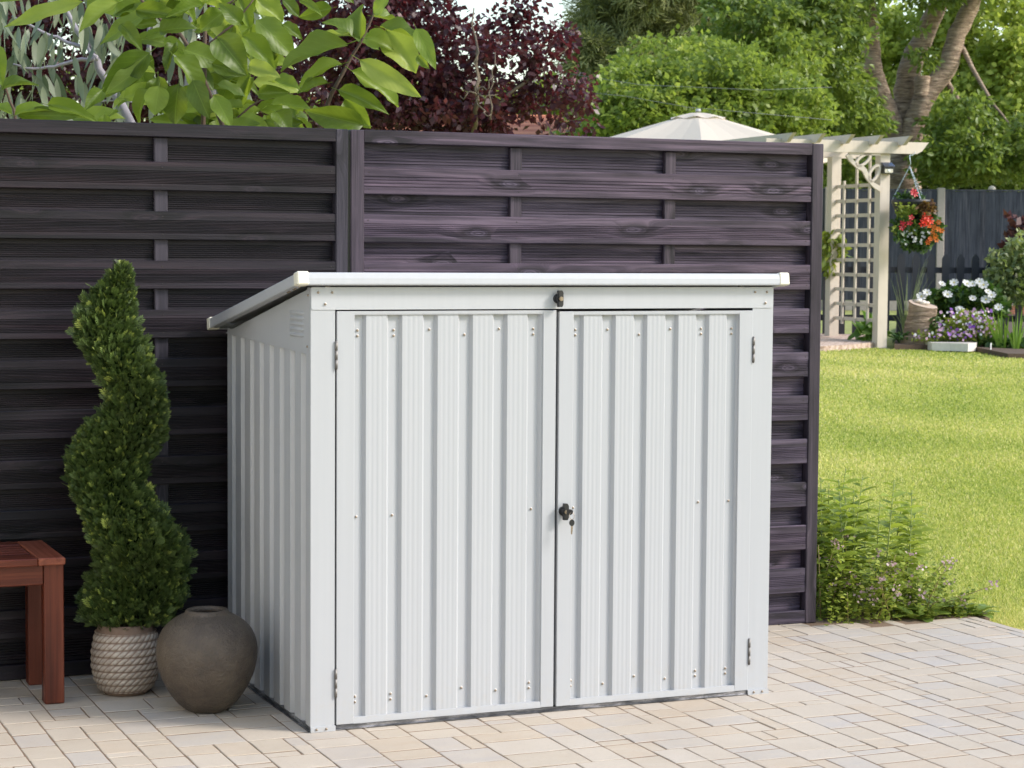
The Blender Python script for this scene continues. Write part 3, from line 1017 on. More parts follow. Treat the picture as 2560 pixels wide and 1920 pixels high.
# ------------------------------------------------------------------ spiral topiary
topi = empty('spiral_topiary', (POT[0], POT[1], .205))
tag(topi, 'clipped green spiral conifer topiary growing in the rope pot', 'topiary')
def build_topiary():
    # centre line (z above pot soil, sideways offset) of the clipped ribbon, read from the photograph
    zz = np.array([.0, .06, .16, .26, .34, .42, .50, .58, .66, .74, .82, .90, .98, 1.06, 1.12, 1.165, 1.2])
    th0 = 0
    N = 24000
    k = 2212 / 2560
    dy = np.array([1345, 1300, 1235, 1180, 1120, 1060, 1010, 955, 890, 840, 790, 740, 695, 650, 615, 590, 575])
    cx = np.array([288, 298, 312, 302, 266, 238, 243, 271, 298, 288, 262, 240, 238, 254, 264, 268, 267])
    hw = np.array([90, 106, 88, 94, 82, 72, 80, 88, 60, 53, 58, 60, 56, 42, 24, 10, 3])
    ps = []
    for a, b, c in zip(dy, cx, hw):
        d = ray(b / k, a / k)
        p = CAM + d * (POT[1] - .03 - CAM[1]) / d[1]
        ps.append((p[0] - POT[0], p[2], c / k / 757.))
    ps = np.array(ps)
    o = np.argsort(ps[:, 1])
    ps = ps[o]
    zmin, zmax = ps[0, 1] - .01, ps[-1, 1]
    # sample the solid's surface: at height z an ellipse, set back or forward as the ribbon winds
    z = zmin + (zmax - zmin) * RNG.random(N * 3) ** 1.15
    hwz = np.interp(z, ps[:, 1], ps[:, 2])
    keep = RNG.random(N * 3) < (hwz / hwz.max()) ** .8
    z = z[keep][:N]; hwz = hwz[keep][:N]
    n = len(z)
    cxz = np.interp(z, ps[:, 1], ps[:, 0])
    slope = np.gradient(cxz, 1e-3) if False else np.interp(z, ps[:, 1], np.gradient(ps[:, 0], ps[:, 1]))
    cyz = .05 * np.sin((z - .2) / .5 * 2 * math.pi + .6)
    a = RNG.random(n) * 2 * math.pi
    prof = 1 - .12 * RNG.random(n) ** .6 * 1.0
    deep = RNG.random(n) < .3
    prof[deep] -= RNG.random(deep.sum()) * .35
    # ribbon edge notch between turns
    lump = 1 + .07 * np.sin(a * 3 + z * 31) * np.sin(z * 47 + a)
    r = hwz * prof * lump
    pos = np.stack([cxz + r * np.cos(a), cyz + r * .92 * np.sin(a), z - .205 + .03 * (RNG.random(n) - .5)], 1)
    out = np.stack([np.cos(a), np.sin(a), .75 + .6 * RNG.random(n)], 1) + RNG.normal(size=(n, 3)) * .36
    # a frond: flat fan of scale twigs
    tv, tf = [], []
    def twig(x, y, ang, L, wd):
        c, s = math.cos(ang), math.sin(ang)
        i = len(tv)
        tv.extend([(x - s * -wd * .5, y - c * wd * .5, 0), (x + c * L * .6 + s * wd * .7, y + s * L * .6 - c * wd * .7, .02), (x + c * L, y + s * L, .05), (x + c * L * .6 - s * wd * .7, y + s * L * .6 + c * wd * .7, .02)])
        tf.append((i, i + 1, i + 2, i + 3))
    twig(0, 0, 0, 1, .09)
    for x, L in ((.15, .42), (.32, .5), (.5, .44), (.68, .34)):
        twig(x, 0, .62, L, .075); twig(x + .07, 0, -.62, L, .075)
    up = rand_unit(n)
    rot = frames(out, up)
    scl = .021 + .013 * RNG.random(n)
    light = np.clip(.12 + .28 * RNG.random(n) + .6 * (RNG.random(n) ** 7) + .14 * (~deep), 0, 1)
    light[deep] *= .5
    stray = RNG.random(n) < .045
    scl[stray & ~deep] *= 1.7
    light[stray & ~deep] += .12
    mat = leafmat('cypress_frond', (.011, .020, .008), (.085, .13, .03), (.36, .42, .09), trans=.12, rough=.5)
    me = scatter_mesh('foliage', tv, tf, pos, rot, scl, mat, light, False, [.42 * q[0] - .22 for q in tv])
    link('foliage', me, topi)
    # fronds sticking out of the outline
    # dense inner body that keeps the ribbon opaque
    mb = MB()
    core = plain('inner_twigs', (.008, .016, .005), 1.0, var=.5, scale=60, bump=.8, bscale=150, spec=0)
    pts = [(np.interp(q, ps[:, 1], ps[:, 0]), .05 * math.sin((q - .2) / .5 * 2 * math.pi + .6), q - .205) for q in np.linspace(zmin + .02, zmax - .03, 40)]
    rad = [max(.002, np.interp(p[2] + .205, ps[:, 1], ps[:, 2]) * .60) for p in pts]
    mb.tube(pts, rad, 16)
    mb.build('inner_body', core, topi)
    MB().tube([(0, 0, 0), (.005, 0, .05), (.01, .005, .12)], [.014, .012, .01], 8).build('stem', plain('stem_bark', (.09, .06, .04), .9, bump=.5), topi)
build_topiary()

# ------------------------------------------------------------------ round vase
vase = empty('round_vase', (-.2165, .405, 0))
tag(vase, 'round dark brown rough stone vase with a narrow open rim', 'vase')
t = NT('rough_stoneware')
p = t.obj()
n1 = t.noise(p, 6.5, 6, .7); n2 = t.noise(p, 95, 4, .65); n3 = t.noise(p, 34, 4, .8); n4 = t.noise(p, 260, 2)
c = t.mix(t.rng(n1, .35, .68, 0, 1), (.052, .038, .029), (.118, .09, .062))
c = t.mix(t.rng(n2, .5, .72, 0, .55), c, (.045, .037, .03))
c = t.mix(t.rng(n3, .66, .73, 0, .8), c, (.33, .28, .23))
t.set(Base_Color=c, Roughness=.42)
t.bump(t.math('ADD', t.math('MULTIPLY', n3, 1.0), t.math('ADD', n2, t.math('MULTIPLY', n4, .4))), .9, .006)
prof = [(0, .004), (.045, .002), (.054, 0), (.070, .009), (.0955, .030), (.1155, .057), (.131, .084), (.145, .112), (.1555, .148), (.1605, .185), (.1595, .212), (.150, .245), (.134, .271), (.112, .290), (.090, .3035), (.077, .309), (.0705, .3125), (.0690, .317), (.0675, .3215), (.063, .3245), (.056, .3235), (.0515, .319), (.0495, .310), (.06, .297), (.11, .262), (.14, .2), (.13, .11), (.08, .03), (0, .02)]
# smooth the outline
zz = np.array(prof)
vb = MB().lathe([tuple(q) for q in zz], 72)
o = vb.build('vase_body', t.mat, vase)
sm = o.modifiers.new('smooth', 'SUBSURF'); sm.levels = 1; sm.render_levels = 1

# ------------------------------------------------------------------ trees and shrubs: helpers
M['bark_grey'] = plain('bark_grey', (.27, .25, .28), .85, var=.3, scale=14, bump=.5, bscale=60)
M['bark_brown'] = plain('bark_brown', (.085, .055, .038), .85, var=.35, scale=18, bump=.6, bscale=70)
t = NT('cherry_bark')
p = t.pos()
n1 = t.noise(t.vmath('MULTIPLY', p, (5., 5., 30.)), 1.0, 5, .6); n2 = t.noise(p, 4, 4)
c = t.ramp(n1, [(.3, (.085, .058, .04)), (.5, (.25, .175, .12)), (.72, (.5, .39, .28))])
c = t.mix(t.rng(n2, .45, .7, 0, .6), c, (.3, .22, .155))
t.set(Base_Color=c, Roughness=.85); t.bump(n1, .9, .05)
M['bark_cherry'] = t.mat

def clump_leaves(centres, crad, per, size, up=.6, flat=.6, vel=None):
    """leaf positions and axes around clump centres"""
    n = len(centres) * per
    c = np.repeat(centres, per, 0)
    r = np.repeat(crad, per) if hasattr(crad, '__len__') else crad
    off = rand_unit(n) * (RNG.random(n) ** .45)[:, None]
    off[:, 2] *= flat
    pos = c + off * (r[:, None] if hasattr(r, '__len__') else r)
    L = off + rand_unit(n) * .7
    L[:, 2] -= .25
    N = rand_unit(n) * .8
    N[:, 2] += up
    return pos, frames(L, N), size * (.65 + .7 * RNG.random(n)), off

def crown_from(ells, nclump, per, size, crad, mat, parent, name='crown', tmpl=LEAF4, up=.6, flat=.6, shell=.45, bias=None, cut=None):
    """ells: (px, py, rx, ry, depth, rd) in picture points and metres of depth"""
    cs = []
    vols = np.array([e[2] * e[3] * (1 if len(e) < 7 else e[6]) for e in ells], float)
    cnt = RNG.multinomial(nclump, vols / vols.sum())
    for e, k in zip(ells, cnt):
        o = gd(e[0], e[1], e[4])
        u = rand_unit(k) * (shell + (1 - shell) * RNG.random(k) ** .5)[:, None]
        s = e[4] / FPX
        p = o + u[:, :1] * R2 * e[2] * s + u[:, 1:2] * np.array([math.sin(YAW), math.cos(YAW), 0]) * e[5] + u[:, 2:3] * np.array([0, 0, 1]) * e[3] * s
        cs.append(p)
    cs = np.concatenate(cs)
    if cut is not None: cs = cs[cut(cs)]
    cr = crad * (.6 + .8 * RNG.random(len(cs)))
    pos, rot, sc, off = clump_leaves(cs, cr, per, size, up, flat)
    ok = pos[:, 2] > terrain(pos[:, 0], pos[:, 1]) + .05
    pos, rot, sc, off = pos[ok], rot[ok], sc[ok], off[ok]
    rnd = np.clip(np.repeat(RNG.random(len(cs)), per)[ok] * .55 + .45 * RNG.random(len(pos)), 0, 1)
    me = scatter_mesh(name, tmpl[0], tmpl[1], pos, rot, sc, mat, rnd)
    return link(name, me, parent), cs

def limb(pts, r0, r1, mat, parent, name='branch', n=8, sub=3, wob=.03):
    P = np.array(pts, float)
    q = []
    for i in range(len(P) - 1):
        for k in range(sub):
            q.append(P[i] + (P[i + 1] - P[i]) * k / sub)
    q.append(P[-1])
    q = np.array(q)
    for _ in range(2):
        q[1:-1] = (q[:-2] + 2 * q[1:-1] + q[2:]) / 4
    q[1:-1] += RNG.normal(size=(len(q) - 2, 3)) * wob
    rad = np.linspace(r0, r1, len(q))
    return MB().tube(q, rad, n).build(name, mat, parent)

def foot(p):
    return np.array([p[0], p[1], float(terrain(p[0], p[1])) - .06])

# ------------------------------------------------------------------ large-leaved magnolia behind the fence
mag = empty('magnolia_tree', (.35, 2.2, 0))
tag(mag, 'magnolia with big bright green leaves hanging over the dark fence panel', 'tree')
M['mag'] = leafmat('magnolia_leaf', (.028, .058, .008), (.17, .245, .03), (.36, .41, .09), trans=.5, rough=.42, obj=True, vein=True, tcol=(.34, .42, .03))
def mag_leaf_mesh(seed):
    r = random.Random(seed)
    nx, ny = 9, 6
    bend = -.1 - .6 * r.random(); fold = .1 + .42 * r.random(); tw = (r.random() - .5) * 1.6
    wav = .05 + .07 * r.random(); ph = r.random() * 6
    v, f = [], []
    for i in range(nx + 1):
        s = i / nx
        wd = .5 * (math.sin(math.pi * min(1, s ** .8)) ** .75) * (1 - .12 * s) + (.012 if i in (0,) else 0)
        if i == nx: wd = .004
        for j in range(ny + 1):
            q = 2 * j / ny - 1
            y = q * wd
            z = abs(y) * fold * 1.6 + bend * s * s + wav * math.sin(s * 13 + ph + (2 if q > 0 else 0)) * abs(q) ** 2
            a = tw * (s - .3)
            yy = y * math.cos(a) - (z - bend * s * s) * math.sin(a); zz = y * math.sin(a) + (z - bend * s * s) * math.cos(a) + bend * s * s
            v.append((s, yy, zz))
    for i in range(nx):
        for j in range(ny):
            a = i * (ny + 1) + j
            f.append((a, a + ny + 1, a + ny + 2, a + 1))
    mb = MB().add(v, f, True)
    mb.tube([(-.14, 0, .02), (0, 0, 0), (.1, 0, -.008)], [.014, .012, .006], 5)
    return mb.mesh('leaf', M['mag'])
MAGM = [mag_leaf_mesh(i) for i in range(9)]
MAG_LEAVES = [(207, 5, 14, 56, 40), (294, 7, 197, 56, 50), (367, 33, 249, 99, 48), (374, 132, 256, 228, 70), (367, 160, 266, 226, 48), (435, 141, 520, 235, 70), (458, 124, 552, 153, 62),
    (397, 80, 475, 55, 50), (341, 25, 440, 40, 45), (-25, 110, 5, 205, 50), (5, 225, 75, 190, 45), (38, 287, 125, 260, 34), (45, 290, 188, 285, 40), (120, 262, 222, 283, 42), (255, 225, 218, 268, 38),
    (380, 228, 322, 293, 52), (398, 215, 385, 280, 60), (447, 210, 430, 305, 72), (482, 200, 515, 285, 52), (375, 300, 470, 308, 38), (30, 285, -20, 260, 30), (510, 13, 420, 35, 30), (540, -10, 522, 20, 45),
    (640, -5, 706, 50, 58), (706, 0, 748, 38, 34), (748, 0, 800, 25, 24), (640, 50, 738, 132, 74), (706, 62, 756, 88, 30), (545, 95, 605, 163, 78), (608, 90, 683, 155, 56), (530, 160, 605, 182, 40),
    (620, 165, 690, 186, 42), (680, 205, 745, 215, 46), (820, 208, 745, 225, 36), (868, 110, 706, 160, 80), (855, 160, 745, 190, 44), (880, 90, 830, 40, 58), (895, 92, 792, 78, 44), (900, 98, 890, 10, 60),
    (935, 35, 965, -5, 38), (915, 95, 975, 110, 55), (950, 68, 1050, 90, 48), (965, 75, 1035, 175, 80), (1040, 70, 1085, 158, 42), (1043, 140, 1070, 168, 24), (900, 150, 1040, 237, 52), (880, 178, 995, 255, 68),
    (845, 225, 960, 266, 44), (862, 248, 917, 315, 52), (910, 312, 777, 283, 66), (676, 260, 774, 267, 44), (690, 280, 722, 312, 52), (738, 290, 790, 318, 44), (595, 295, 673, 318, 48), (543, 210, 615, 230, 40),
    (536, 240, 575, 305, 48), (608, 270, 543, 262, 40), (647, 235, 705, 228, 36), (560, 30, 500, 70, 50), (600, 60, 560, 10, 45), (300, 60, 350, 110, 40), (560, 330, 640, 300, 50), (690, 330, 760, 290, 50), (820, 330, 860, 280, 50)]
def place_mag(a, b, wd, d, seed, vis=None):
    r = random.Random(seed)
    A, B = gd(a[0], a[1], d), gd(b[0], b[1], d + (r.random() - .62) * .12)
    L = Vector(B - A)
    ln = L.length
    side = Vector(-_f)
    n = (side * (.6 + .5 * r.random()) + Vector((0, 0, 1)) * (.5 * r.random() + .15) + Vector((r.uniform(-1, 1), r.uniform(-1, 1), r.uniform(-1, 1))) * .42)
    x = L.normalized(); z = (n - x * n.dot(x)).normalized(); y = z.cross(x)
    o = link('leaf', MAGM[r.randrange(9)], mag)
    w = wd / FPX * d * 1.12
    mw = Matrix.Translation(A) @ Matrix((x, y, z)).transposed().to_4x4() @ Matrix.Diagonal((ln * 1.06, w, (w + ln) / 2 * .8, 1))
    o.matrix_world = Matrix.Translation((-.35, -2.2, 0)) @ mw
    return o
for i, q in enumerate(MAG_LEAVES):
    place_mag(q[:2], q[2:4], q[4], 8.25 + .3 * random.Random(i).random(), i)
_r = random.Random(31)
for i in range(130):       # the leaves behind and above the first layer
    x = _r.choice((_r.uniform(340, 800), _r.uniform(-60, 1000), _r.uniform(330, 640)))
    y = _r.uniform(-130, 330) if x > 330 else _r.choice((_r.uniform(-130, 20), _r.uniform(240, 330)))
    if x > 780 and y > 150: x -= 300
    if 700 < x < 830 and 20 < y < 190: continue
    a = _r.uniform(-.5, math.pi + .5)
    ln = _r.uniform(60, 115)
    place_mag((x, y), (x + ln * math.cos(a), y + ln * .85 * math.sin(a)), ln * _r.uniform(.38, .55), 8.7 + .5 * _r.random(), 100 + i)
def magbranch(pp, d, r0, r1):
    pts = [gd(x, y, d) - np.array([.35, 2.2, 0]) for x, y in pp]
    limb(pts, r0, r1, M['bark_brown'], mag, 'branch', 7, 3, .002)
magbranch([(770, 420), (800, 310), (830, 235), (868, 160), (900, 105), (935, 40), (940, -60)], 8.55, .011, .004)
magbranch([(620, 420), (560, 330), (470, 95), (405, 55), (350, 0), (330, -60)], 8.6, .011, .005)
magbranch([(505, 420), (508, 310), (515, 120), (510, 40), (560, 20), (640, -40)], 8.7, .012, .005)
magbranch([(560, 330), (600, 290), (640, 255), (700, 240)], 8.6, .006, .003)
magbranch([(55, 420), (40, 290), (15, 230), (5, 180)], 8.5, .008, .004)
magbranch([(510, 120), (590, 60), (640, -10)], 8.6, .006, .003)
limb([(0, .05, -.1), (.02, .1, .6), (.06, .15, 1.3), (.1, .2, 1.75)], .04, .022, M['bark_brown'], mag, 'trunk', 9, 4, .004)
limb([(0.03, .1, .9), (-.35, .2, 1.3), (-.75, .1, 1.7)], .02, .012, M['bark_brown'], mag, 'branch', 7, 3, .003)
limb([(0.06, .15, 1.3), (.25, .15, 1.6), (.35, .1, 1.85)], .018, .012, M['bark_brown'], mag, 'branch', 7, 3, .003)

# ------------------------------------------------------------------ weeping grey-green gum behind it
gum = empty('gum_tree', (.3, 4.9, 0))
tag(gum, 'gum tree with drooping narrow grey-green leaves and pale grey branches at top left', 'tree')
M['gum'] = leafmat('gum_leaf', (.075, .10, .055), (.16, .19, .12), (.27, .29, .21), trans=.25, rough=.5, obj=True, tcol=(.2, .26, .12))
def gum_leaf_mesh(seed):
    r = random.Random(seed)
    n = 7
    v, f = [], []
    cv = (r.random() - .5) * .5; bd = (r.random() - .5) * .3
    for i in range(n + 1):
        s = i / n
        wd = .13 * math.sin(math.pi * s ** .8) ** .8 + (.006 if i in (0, n) else 0)
        y = cv * s * s * .6; z = bd * s * s
        v += [(s, y - wd, z + .02), (s, y, z), (s, y + wd, z + .02)]
    for i in range(n):
        a = 3 * i
        f += [(a, a + 3, a + 4, a + 1), (a + 1, a + 4, a + 5, a + 2)]
    return MB().add(v, f, True).mesh('leaf', M['gum'])
GUMM = [gum_leaf_mesh(i) for i in range(7)]
G0 = np.array([.3, 4.9, 0])
def gb(pp, d, r0, r1, name='branch'):
    limb([gd(x, y, d) - G0 for x, y in pp], r0, r1, M['bark_grey'], gum, name, 7, 3, .004)
gb([(345, 420), (330, 305), (280, 220), (240, 150), (215, 105), (180, 60), (130, -60)], 10.6, .03, .010)
gb([(240, 150), (222, 130), (212, 90), (205, 60)], 10.55, .012, .006)
gb([(236, 146), (190, 150), (135, 172), (80, 173), (28, 160), (-40, 165)], 10.5, .011, .004)
gb([(215, 120), (140, 95), (90, 73), (30, 40)], 10.6, .011, .005)
gb([(482, 420), (478, 300), (470, 180), (480, 60), (500, -80)], 10.9, .030, .018)
gb([(540, 420), (536, 290), (525, 150), (540, -60)], 11.0, .028, .016)
gb([(372, 200), (372, 80), (380, -60)], 10.9, .014, .010)
gb([(240, 255), (300, 250), (360, 262)], 10.6, .006, .003)
gum_foot = foot(gd(420, 400, 10.8)) - G0
limb([gum_foot, gd(420, 900, 10.8) - G0, gd(400, 600, 10.8) - G0, gd(345, 420, 10.6) - G0], .07, .03, M['bark_grey'], gum, 'trunk', 9, 4, .005)
limb([gd(410, 700, 10.8) - G0, gd(470, 520, 10.9) - G0, gd(482, 420, 10.9) - G0], .045, .03, M['bark_grey'], gum, 'trunk', 8, 3, .004)
limb([gd(440, 640, 10.9) - G0, gd(520, 500, 11) - G0, gd(540, 420, 11.0) - G0], .04, .028, M['bark_grey'], gum, 'trunk', 8, 3, .004)
_r = random.Random(77)
for i in range(290):
    if i < 200: x, y = _r.uniform(-30, 330), _r.uniform(-70, 320)
    else: x, y = _r.uniform(280, 640), _r.uniform(-60, 320)
    if i < 200 and 60 < x < 190 and 105 < y < 135 and _r.random() < .8: continue
    if 150 < x < 250 and 185 < y < 235 and _r.random() < .7: continue
    d = _r.uniform(10.2, 11.2)
    A = gd(x, y, d)
    L = Vector((_r.gauss(0, .28), _r.gauss(0, .25), -1)).normalized()
    n = (Vector((_r.gauss(0, 1), _r.gauss(-.5, 1), 0)))
    z = (n - L * n.dot(L)).normalized(); yv = z.cross(L)
    s = _r.uniform(.12, .185)
    o = link('leaf', GUMM[_r.randrange(7)], gum)
    o.matrix_world = Matrix.Translation(Vector(A) - Vector(G0)) @ Matrix((L, yv, z)).transposed().to_4x4() @ Matrix.Diagonal((s, s, s, 1))

# ------------------------------------------------------------------ purple-leaved trees
M['plum'] = leafmat('plum_leaf', (.022, .010, .015), (.075, .026, .032), (.19, .05, .05), trans=.36, rough=.35, tcol=(.22, .03, .035))
def purple(label, ells, nclump, per, footpx, depth, limbs):
    root = empty('purple_plum_tree', foot(gd(*footpx, depth)))
    tag(root, label, 'tree')
    o, cs = crown_from(ells, nclump, int(per * 1.2), .07, .17, M['plum'], root, up=.5, flat=.8, shell=.15)
    o.location = -np.array(root.location)
    base = np.array(root.location)
    for k, pp in enumerate(limbs):
        limb([gd(x, y, depth + dd) - base for x, y, dd in pp], .028 if k < 3 else .008, .006 if k < 3 else .004, plumbark, root, 'branch', 7, 3, .02)
    top = gd(limbs[0][0][0], limbs[0][0][1], depth) - base
    limb([(0, 0, 0), top * .5 + np.array([.05, 0, 0]), top], .11, .05, plumbark, root, 'trunk', 9, 4, .01)
    return root
plumbark = plain('plum_bark', (.13, .1, .07), .85, var=.3, scale=20, bump=.4)
purple('dark purple-leaved plum tree above the joint between the two fence panels',
       [(925, -20, 265, 330, 19.5, 1.3), (1160, 190, 190, 160, 19.3, 1.0), (1420, 265, 90, 75, 19.2, .6, .75), (880, 200, 220, 200, 19.6, 1.2), (1300, 60, 60, 70, 19.4, .4, .5), (1395, 105, 55, 45, 19.3, .3, .7), (1310, 170, 90, 80, 19.2, .5), (1090, 290, 200, 90, 19.2, .9)],
       430, 46, (1130, 900), 19.5,
       [[(1150, 420, 0), (1190, 300, -.9), (1200, 230, -1.15), (1190, 120, -1.1), (1185, 20, -.9)],
        [(1150, 400, 0), (1260, 240, -.8), (1330, 190, -.5), (1420, 120, -.2)],
        [(1150, 400, 0), (1000, 200, -.4), (900, 60, 0), (860, -90, .2)],
        [(1190, 235, -1.3), (1170, 228, -1.35), (1150, 240, -1.3)], [(1192, 232, -1.3), (1215, 215, -1.35), (1235, 190, -1.3)],
        [(1195, 235, -1.3), (1220, 240, -1.35), (1245, 236, -1.3)], [(1198, 250, -1.25), (1205, 275, -1.3), (1225, 285, -1.35), (1228, 300, -1.3)],
        [(1190, 240, -1.3), (1188, 180, -1.3), (1195, 120, -1.3)], [(1225, 300, -1.2), (1225, 200, -1.2), (1238, 130, -1.2)]])
purple('dark purple-leaved plum tree behind the magnolia and gum at top left',
       [(150, 100, 380, 330, 21, 1.3), (520, 120, 300, 330, 21.5, 1.3), (-100, 150, 250, 300, 21, 1.2)], 700, 50, (250, 900), 21,
       [[(260, 430, 0), (230, 250, -.3), (200, 60, 0), (150, -150, 0)], [(260, 420, 0), (420, 200, 0), (560, -60, 0)], [(260, 430, 0), (60, 200, 0), (-80, -40, 0)]])

# ------------------------------------------------------------------ green trees in the background
def green(name, label, ells, nclump, per, size, crad, mat, footpx, depth, bark, r0=.12, tmpl=LEAF4, up=.6, flat=.6, shell=.45, limbs=6, limbr=.03, cat='tree'):
    root = empty(name, foot(gd(*footpx, depth)))
    tag(root, label, cat)
    o, cs = crown_from(ells, nclump, per, size, crad, mat, root, up=up, flat=flat, shell=shell, tmpl=tmpl)
    base = np.array(root.location)
    o.location = -base
    ctr = cs.mean(0) - base
    if r0:
        limb([(0, 0, 0), ctr * .35 + np.array([.1, 0, 0]), ctr * .8], r0, r0 * .5, bark, root, 'trunk', 9, 4, .02)
        for k in range(limbs):
            e = cs[RNG.integers(len(cs))] - base
            limb([ctr * (.4 + .4 * RNG.random()), (ctr * .6 + e) / 1.9, e], limbr, limbr * .35, bark, root, 'branch', 6, 3, .04)
    return root
M['lime'] = leafmat('lime_leaf', (.15, .21, .035), (.44, .51, .09), (.64, .64, .18), trans=.55, tcol=(.36, .46, .06))
M['maple'] = leafmat('maple_leaf', (.06, .105, .02), (.28, .36, .055), (.54, .56, .12), trans=.5, tcol=(.32, .42, .05))
M['cherry'] = leafmat('cherry_leaf', (.05, .09, .02), (.19, .26, .05), (.40, .44, .1), trans=.48, tcol=(.3, .4, .05), rough=.4)
M['pine'] = leafmat('pine_needle', (.09, .11, .04), (.22, .235, .085), (.33, .32, .14), trans=.25, rough=.6)
NEEDLE = ([(0, -.05, 0), (0, .05, 0), (1, .03, .04), (1, -.03, .04), (.1, -.05, .02), (.85, -.45, .1), (.95, -.38, .1), (.1, .05, .02), (.85, .45, .1), (.95, .38, .1)], [(0, 1, 2), (0, 2, 3), (4, 5, 6), (7, 9, 8)])
green('pine_tree', 'tall yellow-green pine tree right of the patch of sky', [(1620, 20, 175, 200, 46, 1.6), (1560, 150, 130, 90, 45.5, 1.3), (1790, 20, 170, 180, 47, 1.6), (1470, 170, 40, 60, 45, .5, .6), (1500, 60, 50, 60, 46, .6, .7), (1960, 60, 120, 130, 48, 1.4)],
      620, 60, .26, .36, M['pine'], (1650, 700), 46, M['bark_cherry'], .2, NEEDLE, .3, .7, .2, 12, .05)
green('maple_tree', 'bushy bright green maple tree behind the cream parasol', [(1640, 260, 165, 110, 31, 1.2), (1800, 240, 160, 120, 31.5, 1.3), (1560, 300, 110, 80, 30.5, .9), (1950, 290, 130, 110, 31, 1.0), (1700, 330, 300, 70, 30.5, 1.0), (1700, 170, 220, 70, 32.5, 1.2, .5), (1900, 160, 180, 80, 33, 1.2, .5)],
      700, 50, .1, .25, M['maple'], (1700, 720), 31, M['bark_brown'], .12, shell=.15)
green('lime_tree', 'pale yellow-green tree at the top right corner behind the cherry', [(2480, 80, 170, 190, 47, 1.6), (2300, 200, 200, 190, 48, 1.6), (2600, 260, 160, 190, 46, 1.6), (2100, 180, 200, 190, 49, 1.6), (2440, 330, 220, 130, 46, 1.2)],
      620, 56, .17, .42, M['lime'], (2430, 700), 47, M['bark_brown'], .2)
green('lime_tree', 'distant green tree low behind the purple plum tree', [(1180, 330, 190, 120, 58, 2.5), (1380, 300, 130, 100, 57, 2), (980, 320, 190, 120, 60, 2.5), (1480, 260, 60, 90, 56, 1.5, .8)],
      300, 40, .24, .6, M['maple'], (1200, 660), 58, M['bark_brown'], .2)
green('lime_tree', 'distant green tree low behind the magnolia on the left', [(600, 330, 260, 140, 56, 2.5), (250, 320, 260, 150, 58, 2.5), (-50, 300, 200, 150, 58, 2.5)],
      300, 40, .24, .6, M['maple'], (420, 660), 58, M['bark_brown'], .2)

# cherry: forked trunk traced limb by limb
cherry = empty('cherry_tree', foot(gd(2262, 700, 37)))
tag(cherry, 'large cherry tree with thick forked grey-brown trunk behind the garden fence', 'tree')
C0 = np.array(cherry.location)
def cl(pp, r0, r1, name='limb', wob=.012, d=37.):
    limb([gd(x, y, d + dd) - C0 for x, y, dd in pp], r0, r1, M['bark_cherry'], cherry, name, 12, 4, wob)
limb([(0, 0, 0), gd(2258, 560, 37) - C0, gd(2256, 470, 37) - C0, gd(2262, 380, 37) - C0, gd(2266, 340, 37) - C0], .34, .27, M['bark_cherry'], cherry, 'trunk', 16, 4, .015)
cl([(2262, 400, 0), (2236, 330, -.05), (2212, 270, -.1), (2192, 225, -.1), (2180, 170, 0), (2174, 95, 0), (2168, 0, 0), (2150, -120, .1)], .24, .14)
cl([(2262, 360, .1), (2264, 240, .2), (2270, 181, .2), (2286, 135, .2), (2318, 75, .2), (2355, -10, .2), (2390, -120, .3)], .24, .15)
cl([(2268, 400, -.1), (2284, 310, -.2), (2318, 236, -.2), (2366, 178, -.2), (2394, 84, -.2), (2434, -4, -.2), (2480, -120, -.1)], .215, .14)
cl([(2292, 300, -.25), (2304, 250, -.3), (2306, 192, -.3)], .15, .14, 'cut_stub', .004)
cl([(2150, 80, -.2), (2145, 40, -.2), (2130, -20, -.2)], .06, .04)
cl([(2275, 380, -.3), (2312, 390, -.3), (2318, 340, -.4)], .10, .07)
for pp in ([(2175, 110, 0), (2080, 90, -1), (1960, 40, -2), (1860, 60, -2.5)], [(2180, 170, 0), (2100, 200, -1), (1990, 190, -2), (1880, 240, -2)],
           [(2394, 100, 0), (2470, 240, -1), (2540, 330, -1.5)], [(2360, 190, 0), (2440, 320, -1), (2520, 420, -1)]):
    cl(pp, .05, .015, 'branch')
o, _cs = crown_from([(1880, 60, 150, 90, 34, .9), (2040, 150, 130, 130, 34.5, .9), (2020, 20, 170, 70, 35, .9), (2140, 90, 40, 90, 35.5, .4, .3), (2110, 200, 50, 80, 35.4, .4, .8), (2160, 310, 40, 40, 35.6, .3, .4), (2300, 120, 30, 60, 36.3, .3, .2),
    (2080, 290, 150, 70, 35, .7), (2450, 380, 150, 75, 35.2, .7, 1.2), (2400, 300, 80, 60, 35.6, .5, .8), (2580, 370, 80, 100, 35.5, .7), (2350, 430, 60, 40, 35.8, .3, .8), (2330, -60, 260, 70, 36, 1.0), (2090, 420, 60, 50, 36.5, .4, 1.)],
    560, 44, .125, .24, M['cherry'], cherry, tmpl=LEAF6, up=.8, flat=.45)
o.location = -C0

green('laurel_hedge', 'tall dark green hedge close behind the far slate grey fence', [(2080, 440, 180, 90, 40, .7), (2300, 440, 180, 90, 40, .7), (2520, 430, 180, 100, 40, .7), (2200, 520, 400, 80, 40, .6), (1850, 450, 180, 90, 40, .7)],
      420, 50, .14, .3, M['cherry'], (2300, 720), 40, M['bark_brown'], 0, cat='hedge')
